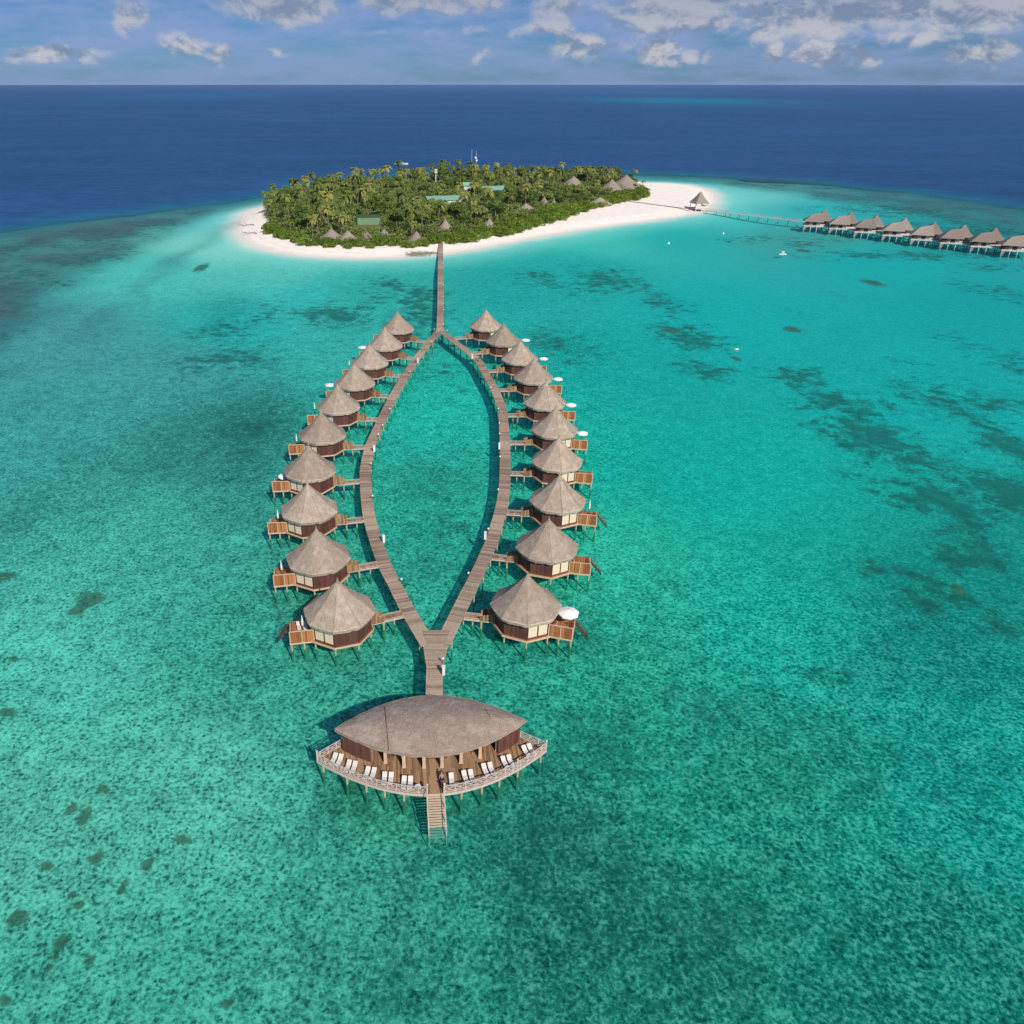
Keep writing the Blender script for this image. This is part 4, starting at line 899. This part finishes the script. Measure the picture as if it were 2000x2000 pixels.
def shed(px,py,z,lx_,ly_,rz,label):
    c=P(px,py,z); t=thing('green_roofed_building',label,'building',(c.x,c.y,0),rz,'green roofed buildings on the island')
    b=MB(); vs=[(-lx_,-ly_,z-1.6),(lx_,-ly_,z-1.6),(lx_,ly_,z-1.6),(-lx_,ly_,z-1.6),(-lx_,0,z+.3),(lx_,0,z+.3)]
    b.add(vs,[(0,1,5,4),(2,3,4,5),(0,4,3),(1,2,5),(0,3,2,1)],.5); b.build('roof',M['greenroof'],t)
    b=MB(); b.box((0,0,(z-1.6)/2+.4),(2*lx_-1.2,2*ly_-1.2,z-2.2)); b.build('wall',M['whitewall'],t)
    a,y0=PJ(c.x-lx_,c.y,z); b_,y1=PJ(c.x+lx_,c.y,z-1.6); blk.append((a+10,b_-10,py-4,py+1,c.y))
shed(868,383,9,12,7,.25,'long pale green sheet roof showing in the middle of the trees')
shed(962,364,9,9,7,.35,'grey green gabled roof with white wall, right of the longer green roof')
shed(912,357,10,3,3,.1,'tiny bright green roof tip between the two larger green roofs')
# tennis court
c=P(721,437,.0); t=thing('tennis_court','green tennis court in a clearing among the palms behind the front cottages','tennis court',(c.x,c.y,1.3),.1)
b=MB(); b.box((0,0,.06),(13,24,.06)); b.build('surface',M['court'],t)
b=MB()
for x in(-5.2,5.2): b.box((x,0,.1),(.1,22,.01))
for y in(-11,0,11): b.box((0,y,.1),(10.4,.1,.01))
b.build('line_marking',M['white'],t)
b=MB(); b.box((0,12.5,1.0),(14,.1,1.8)); b.box((-7,0,1.0),(.1,25,1.8)); b.build('fence',M['net'],t)
a,_=PJ(c.x-7,c.y,1); b_,_=PJ(c.x+7,c.y,1); blk.append((a+2,b_-2,427,444,c.y-10))
# masts, tank tower
for px,lb,h_ in((920.5,'thin white radio mast above the trees, left one of two',23),(929,'thin white radio mast with small dishes, right one of two',22)):
    c=P(px,356,0); t=thing('radio_mast',lb,'mast',(c.x,c.y,1),0,'radio masts on the island'); b=MB(); b.tube((0,0,0),(0,0,h_),.17,.09,6); b.build('mast_pole',M['metal'],t)
    if px>925: b=MB(); b.tube((-.3,-.6,h_-5),(-.3,-.2,h_-5),.9,.3,10); b.tube((.4,-.6,h_-7),(.4,-.2,h_-7),.8,.3,10); b.build('dish',M['metal'],t)
c=P(851,371,0); t=thing('water_tower','slim white tank tower rising out of the palms','water tower',(c.x,c.y,1)); b=MB(); b.tube((0,0,0),(0,0,10.5),.5,.45,8); b.build('column',M['whitewall'],t); b=MB(); b.tube((0,0,10.4),(0,0,13.2),1.3,1.3,12); b.build('tank',M['whitewall'],t)
blk.append((846,857,333,350,c.y))
# ------------------------------------------------------------------ vegetation
def leaf_quad(mb_,c,s_,tone):
    n_=Vector((random.gauss(0,1),random.gauss(0,1),random.gauss(.5,.8))).normalized(); u=n_.orthogonal().normalized(); v=n_.cross(u); a=random.random()*6.28
    u,v=u*math.cos(a)+v*math.sin(a),v*math.cos(a)-u*math.sin(a)
    c=Vector(c); mb_.add([c-u*s_,c-v*s_*.55,c+u*s_,c+v*s_*.55],[(0,1,2,3)],tone)
def crown_blob(lobes,nq,s_,m,name='crown'):
    b=MB()
    for (cx_,cy_,cz_,rx,rz_) in lobes:
        tl=random.uniform(.1,.9)
        for _ in range(int(nq*rx)):
            d=Vector((random.gauss(0,1),random.gauss(0,1),random.gauss(0,1))).normalized(); 
            if d.z<-.35: d.z*=-.6
            r=random.uniform(.72,1.08)
            p=(cx_+d.x*rx*r,cy_+d.y*rx*r,cz_+d.z*rz_*r)
            leaf_quad(b,p,s_*random.uniform(.6,1.3),min(1,max(0,tl+random.uniform(-.3,.3))))
    return b.mesh(name,m)
def palm_crown(nf,L,seed):
    random.seed(seed); b=MB()
    for k in range(nf):
        a=2*math.pi*(k*.382)+random.uniform(-.2,.2); up=random.uniform(-.5,1.15); l=L*random.uniform(.8,1.1); tn=min(1,max(0,.5+.45*(-up+.3)+random.uniform(-.25,.25)))
        d=Vector((math.cos(a),math.sin(a),0)); side=Vector((-d.y,d.x,0)); pts=[]
        for i in range(8):
            t=i/7; pts.append(d*(l*t*math.cos(up*.8)*(1-.18*t))+Vector((0,0,l*(math.sin(up)*t*.8-.62*t*t))))
        for i in range(1,8):
            p0,p1=pts[i-1],pts[i]; wd=l*.19*math.sin(math.pi*min(.97,.12+i/8.5))
            for sg in(-1,1):
                m_=(p0+p1)/2
                b.add([p0,p1,m_.lerp(p1,.9)+side*sg*wd+Vector((0,0,-wd*.55))+d*wd*.35,p0+side*sg*wd*.9+Vector((0,0,-wd*.6))+d*wd*.1],[(0,1,2,3) if sg>0 else (3,2,1,0)],tn)
    return b.mesh('crown',M['palm'])
PAL=[]
for s_ in range(7):
    h_=[10,11.5,13,9,12,8,14][s_]; cr=palm_crown(random.choice([22,26,30]),[3.7,4.1,4.3,3.6,4.0,3.5,4.2][s_],100+s_); random.seed(200+s_)
    lean=Vector((random.uniform(-1.6,1.6),random.uniform(-1.6,1.6),0)); tb=MB(); pr=Vector((0,0,-.5))
    for i in range(1,7):
        t=i/6; p=lean*(t*t)+Vector((0,0,h_*t)); tb.tube(pr,p,.26-.13*(i-1)/6,.26-.13*i/6,6,cap=False); pr=p
    PAL.append((tb.mesh('trunk',M['bark']),cr,pr.copy(),h_))
random.seed(33); TRE=[]
for s_ in range(7):
    h_=[7,8,9,6.5,7.5,8.5,10][s_]; R0=[3.8,4.4,4.8,3.6,4.6,4.0,4.6][s_]; lobes=[]
    for k in range(8): a=random.random()*6.28; rr=random.uniform(.1,.68)*R0; lobes.append((rr*math.cos(a),rr*math.sin(a),h_-1.9-rr*.32+random.uniform(-.7,.8),R0*random.uniform(.3,.5),R0*random.uniform(.26,.42)))
    cr=crown_blob(lobes,62,.52,M['leaf']); tb=MB(); tb.tube((0,0,-.5),(0,0,h_*.55),.35,.22,7)
    for k in range(4): l=lobes[k]; tb.tube((0,0,h_*.5),(l[0]*.8,l[1]*.8,l[2]),.16,.07,5)
    TRE.append((tb.mesh('trunk',M['bark']),cr,h_))
SHR=[]
for s_ in range(6):
    R0=[2.8,3.4,4.0,2.6,3.7,4.4][s_]; lobes=[(0,0,R0*.42,R0*.7,R0*.5)]
    for k in range(7): a=random.random()*6.28; rr=random.uniform(.35,.75)*R0; lobes.append((rr*math.cos(a),rr*math.sin(a),random.uniform(.15,.45)*R0,R0*random.uniform(.28,.45),R0*random.uniform(.25,.4)))
    cr=crown_blob(lobes,75,.34,M['shrub'],'foliage'); tb=MB()
    for k in range(5): a=random.random()*6.28; tb.tube((0,0,-.3),(R0*.4*math.cos(a),R0*.4*math.sin(a),R0*.4),.09,.05,5)
    SHR.append((tb.mesh('stem',M['bark']),cr,R0))
def blocked(x,y,r,h_):
    a,yt=PJ(x-r,y,h_+1.5); b_,yb=PJ(x+r,y,0)
    for (x0,x1,y0,y1,wy) in blk:
        if y<wy+2 and a<x1 and b_>x0 and yt<y1 and yb>y0: return True
    return False
HOUSE=[(o.location.x,o.location.y,8 if 'cottage' in o.name else 11) for o in C.objects if o.name.startswith(('thatched_cottage','green_roofed'))]
court=P(721,437,0)
LMK=[(505,430,'driftwood at the left tip'),(640,470,'leftmost front cottages'),(716,470,'tennis court'),(640,400,'left flank of the wood'),(760,340,'water tower'),(851,372,'water tower'),(760,400,'tennis court'),(868,398,'long green roof'),(925,340,'two radio masts'),(962,372,'white walled green roof'),(813,466,'steep cottage by the landing'),(870,450,'boardwalk landing'),(956,440,'low cottage behind the right beach'),(1028,410,'long grey thatched roof'),(1063,395,'small brown thatched roof'),(1050,345,'large conical roof'),(1121,365,'large conical roof'),(1222,370,'largest thatched roof by the spit'),(1172,395,'low long thatched roof'),(560,420,'left tip hedge')]
def zone(x,y):
    px,py=PJ(x,y,0); q=min(LMK,key=lambda l:(l[0]-px)**2+((l[1]-py)*2.2)**2); dx=px-q[0]; dy=(py-q[1])*2.2
    rel=('right of' if dx>0 else 'left of') if abs(dx)>abs(dy) else ('in front of' if dy>0 else 'behind')
    return rel+' the '+q[2]
pts=[]; 
lo_=VEG.min(0); hi_=VEG.max(0)
cand=[(random.uniform(lo_[0],hi_[0]),random.uniform(lo_[1],hi_[1])) for _ in range(14000)]
cs=sdist(np.array([c[0] for c in cand]),np.array([c[1] for c in cand]),VEG)
def free(x,y,r):
    if any((x-a)**2+(y-b)**2<(r+q)**2 for a,b,q in pts): return False
    if any((x-a)**2+(y-b)**2<(q*.6)**2 for a,b,q in HOUSE): return False
    if abs(x-court.x)<8.5 and abs(y-court.y)<14: return False
    return True
# shrubs along the front edge
fe=[P(x,y+3.5,1) for x,y in[(520,452),(545,461),(565,468),(600,478),(626,481),(650,482),(675,483),(700,484),(722,484),(745,484),(770,482),(800,481),(825,480),(846,478),(866,476),(890,472),(915,469),(940,465),(965,461),(990,456),(1010,451),(1030,445),(1050,438),(1072,432),(1095,426),(1115,419),(1135,412),(1155,407),(1178,402),(1225,390),(1245,388),(1255,384),(1258,374)]]
ns=0
for u,v in zip(fe,fe[1:]):
    L=(v-u).length; k_=max(1,int(L/4.6))
    for k in range(k_):
        for row in(0,1,2):
            if row==2 and u.x<5: continue
            p=u.lerp(v,(k+random.random())/k_)+Vector((random.uniform(-1,1),row*random.uniform(4.5,7)+random.uniform(-.5,2.0),0))
            if random.random()<(.22 if p.x<-15 and row==0 else .06): continue
            st,cr,R0=random.choice(SHR[:5] if row==0 else SHR)
            px,_=PJ(p.x,p.y,0)
            if 852<px<866 and row==0: continue
            if row and blocked(p.x,p.y,R0,R0): continue
            t=thing('beach_shrub','%s bright green %s shrub, %s'%(('small','low','medium','tiny','broad','big')[SHR.index((st,cr,R0))],'front edge' if row==0 else 'second rank' if row==1 else 'third rank',zone(p.x,p.y)),'shrub',(p.x,p.y,gz(p.x,p.y)),random.random()*6.28,'beach shrubs of the island')
            sc=random.uniform(.8,1.2)*(1.25 if px>866 else 1.0)*(1+.14*row); t.scale=(sc,sc,sc*random.uniform(.85,1.1)); link('stem',st,t); link('foliage',cr,t); ns+=1
BUSH=[(612,473,2.3),(642,477,3.9),(681,477,3.0),(709,477,2.7),(744,474,4.6),(794,478,2.6),(825,475,3.6),(850,470,4.3),(873,468,4.2)]
for px,py,R_b in BUSH:
    c=P(px,py+8,1); st,cr,R0=SHR[4]; t=thing('beach_shrub','large rounded bush at the beach edge, '+zone(c.x,c.y+3),'shrub',(c.x,c.y+R_b*.8,gz(c.x,c.y)),random.random()*6.28,'beach shrubs of the island'); k=R_b/R0*1.15; t.scale=(k,k,k*1.05); link('stem',st,t); link('foliage',cr,t)
for px,py in((1130,366),(1140,362),(1150,366),(1160,363),(1168,368),(1176,364),(1185,366),(1146,372),(1163,373)):
    c=P(px,py,1); tr,cr,top,h_=random.choice(PAL[:4]); t=thing('palm_tree','coconut palm in the tall clump between the large conical roof and the spit roofs','palm tree',(c.x,c.y,1.2),random.random()*6.28,'coconut palms on the island'); t.scale=(1.2,)*3; link('trunk',tr,t); link('crown',cr,t).location=top; pts.append((c.x,c.y,2.0))
npalm=nt=0
for (x,y),e in zip(cand,cs):
    if npalm>=282 and nt>=292: break
    if e<(2.5): continue
    px,py=PJ(x,y,0)
    pr=.58 if px<760 else .5 if px<1000 else .36
    if py<375: pr=.8
    if px>1080 and e>10: pr=.55
    if px>880 and e<22: pr=.12
    palm=random.random()<pr
    if palm:
        if npalm>=282: continue
        tr,cr,top,h_=random.choice(PAL); r=2.5
        sc=random.uniform(.88,1.2)*(.8 if e<8 else 1)
        if not free(x,y,r) or blocked(x,y,3.6,h_*sc): continue
        pts.append((x,y,r)); npalm+=1
        hh=h_*sc; t=thing('palm_tree',('tall' if hh>12.4 else 'short' if hh<9.4 else 'medium height')+' coconut palm '+zone(x,y),'palm tree',(x,y,1.2),random.random()*6.28,'coconut palms on the island'); t.scale=(sc,sc,sc)
        link('trunk',tr,t); o_=link('crown',cr,t); o_.location=top
    else:
        if nt>=292 or e<4: continue
        tr,cr,h_=random.choice(TRE); r=2.9
        sc=random.uniform(1.0,1.42)*(.72 if (px>880 and e<16) else .8 if e<12 else 1)
        if not free(x,y,r): continue
        if blocked(x,y,4.2,h_*sc):
            sc*=.55
            if blocked(x,y,2.4,h_*sc):
                sc*=.6
                if blocked(x,y,1.6,h_*sc): continue
        pts.append((x,y,r)); nt+=1
        hh=h_*sc; t=thing('broadleaf_tree',('large' if hh>8.2 else 'low' if hh<6.3 else 'medium sized')+' leafy green tree '+zone(x,y),'tree',(x,y,1.2),random.random()*6.28,'broadleaf trees on the island'); t.scale=(sc,sc,sc*random.uniform(.85,1.1))
        link('trunk',tr,t); link('crown',cr,t)
print('palms',npalm,'trees',nt,'shrubs',ns)
# undergrowth and low understorey that nobody could count
b=MB()
for (x,y),e in zip(cand,cs):
    if e<4 or (abs(x-court.x)<8 and abs(y-court.y)<13.5): continue
    hm=1.0+4.8*mn.noise(Vector((x*.12,y*.12,3.)))+2.6*ss(np.array(e),6,18)
    hm=float(max(1.0,min(8.0,1.2*hm+random.uniform(-.6,.8))))
    while hm>.9 and blocked(x,y,1.5,hm): hm*=.7
    if hm<.9: continue
    tl=random.random()
    for _ in range(13): leaf_quad(b,(x+random.gauss(0,1.0),y+random.gauss(0,1.0),1.2+hm*random.uniform(.55,1.0)),random.uniform(.45,.85),min(1,max(0,tl+random.uniform(-.3,.3))))
o=b.build('undergrowth',M['leaf']); tag(o,'dense green understorey filling the ground between the island trees','undergrowth',kind='stuff')
# fallen logs on the left beach
for px,py,a,lb in((496,440,.1,'upper'),(501,456,.35,'lower')):
    c=P(px,py,.9); b=MB(); pr=Vector((0,0,.3))
    for k in range(7): p=Vector((-1.7*k*.9,math.sin(k)*.5,.3+.25*math.sin(k*1.3))); b.tube(pr,p,.3-.03*k,.27-.03*k,6); pr=p
    b.tube((-4,0,.4),(-6,2.2,1.2),.14,.06,5); b.tube((-6,.3,.3),(-8,-1.8,.7),.12,.05,5)
    o=b.build('fallen_log',M['bark']); o.location=(c.x,c.y,gz(c.x,c.y)); o.rotation_euler=(0,0,-a); tag(o,'bare grey driftwood trunk lying on the left beach, %s of two'%lb,'driftwood',group='driftwood on the left beach')
# ------------------------------------------------------------------ boats and buoys
def boat(px,py,L,rz,label,cat='boat'):
    c=P(px,py,0); t=thing('boat',label,cat,(c.x,c.y,0),rz); b=MB(); st=[]
    for k in range(9):
        u=k/8; hw=L*.14*(math.sin(math.pi*min(.5,.12+u*.5)) if u<.76 else math.cos((u-.76)/.24*math.pi/2*.97)); st.append((u*L-L/2,hw))
    n=len(st); vs=[]
    for x,hw in st: vs+= [(x,-hw,L*.09+.04*max(0,x)),(x,-hw*.55,-.25),(x,hw*.55,-.25),(x,hw,L*.09+.04*max(0,x))]
    fs=[]
    for k in range(n-1):
        for j_ in range(3): fs.append((k*4+j_,(k+1)*4+j_,(k+1)*4+j_+1,k*4+j_+1))
        fs.append((k*4+3,(k+1)*4+3,(k+1)*4,k*4))
    fs.append((0,1,2,3)); b.add(vs,fs); b.build('hull',M['white'],t)
    b=MB(); b.box((-L*.05,0,L*.09+.35),(L*.34,L*.2,.75)); b.build('cabin',M['whitewall'],t)
    b=MB(); b.box((-L*.08,0,L*.09+1.05),(L*.42,L*.24,.08))
    for sx in(-1,1):
        for sy in(-1,1): b.tube((-L*.08+sx*L*.18,sy*L*.1,L*.09),(-L*.08+sx*L*.18,sy*L*.1,L*.09+1.0),.04,.04,5)
    b.build('canopy',M['white'],t)
boat(784,321.5,13,0,'long white dhoni style boat on the dark blue sea behind the island')
boat(1529,497,3.6,.1,'small white dinghy moored in the turquoise lagoon below the villas')
c=P(1438,683,0); b=MB(); b.sphere((0,0,.12),.5,12,7,sc=(1.7,.7,.5)); o=b.build('float',M['white']); o.location=c; tag(o,'small white and orange float drifting in the lagoon left of the dark patches','float')
b=MB(); b.sphere((-.55,-.35,.12),.3,10,6); b.build('orange_buoy',M['orange'],o)
for px,py,lb in((1412.6,457,'white mooring buoy in the lagoon off the sand spit, farther from the palms'),(1306,476.5,'white mooring buoy in the lagoon off the beach, nearer to the palms')):
    c=P(px,py,0); o=MB().sphere((0,0,.2),.55,12,8).build('mooring_buoy',M['white']); o.location=c; tag(o,lb,'buoy',group='mooring buoys')
    MB().tube((0,0,.6),(0,0,1.2),.05,.05,6).build('ring_post',M['metal'],o)

# ------------------------------------------------------------------ sea air
hz=bpy.data.materials.new('sea_haze'); hz.use_nodes=True; t=NT(hz.node_tree); t.n.clear()
pv=t.new('ShaderNodeVolumePrincipled'); pv.inputs['Color'].default_value=(.50,.68,1,1); pv.inputs['Density'].default_value=HAZE; pv.inputs['Anisotropy'].default_value=0
ho=t.new('ShaderNodeOutputMaterial'); t.l.new(pv.outputs[0],ho.inputs['Volume'])
b=MB(); b.box((0,0,36),(76000,76000,104)); o=b.build('haze',hz); tag(o,kind='stuff')
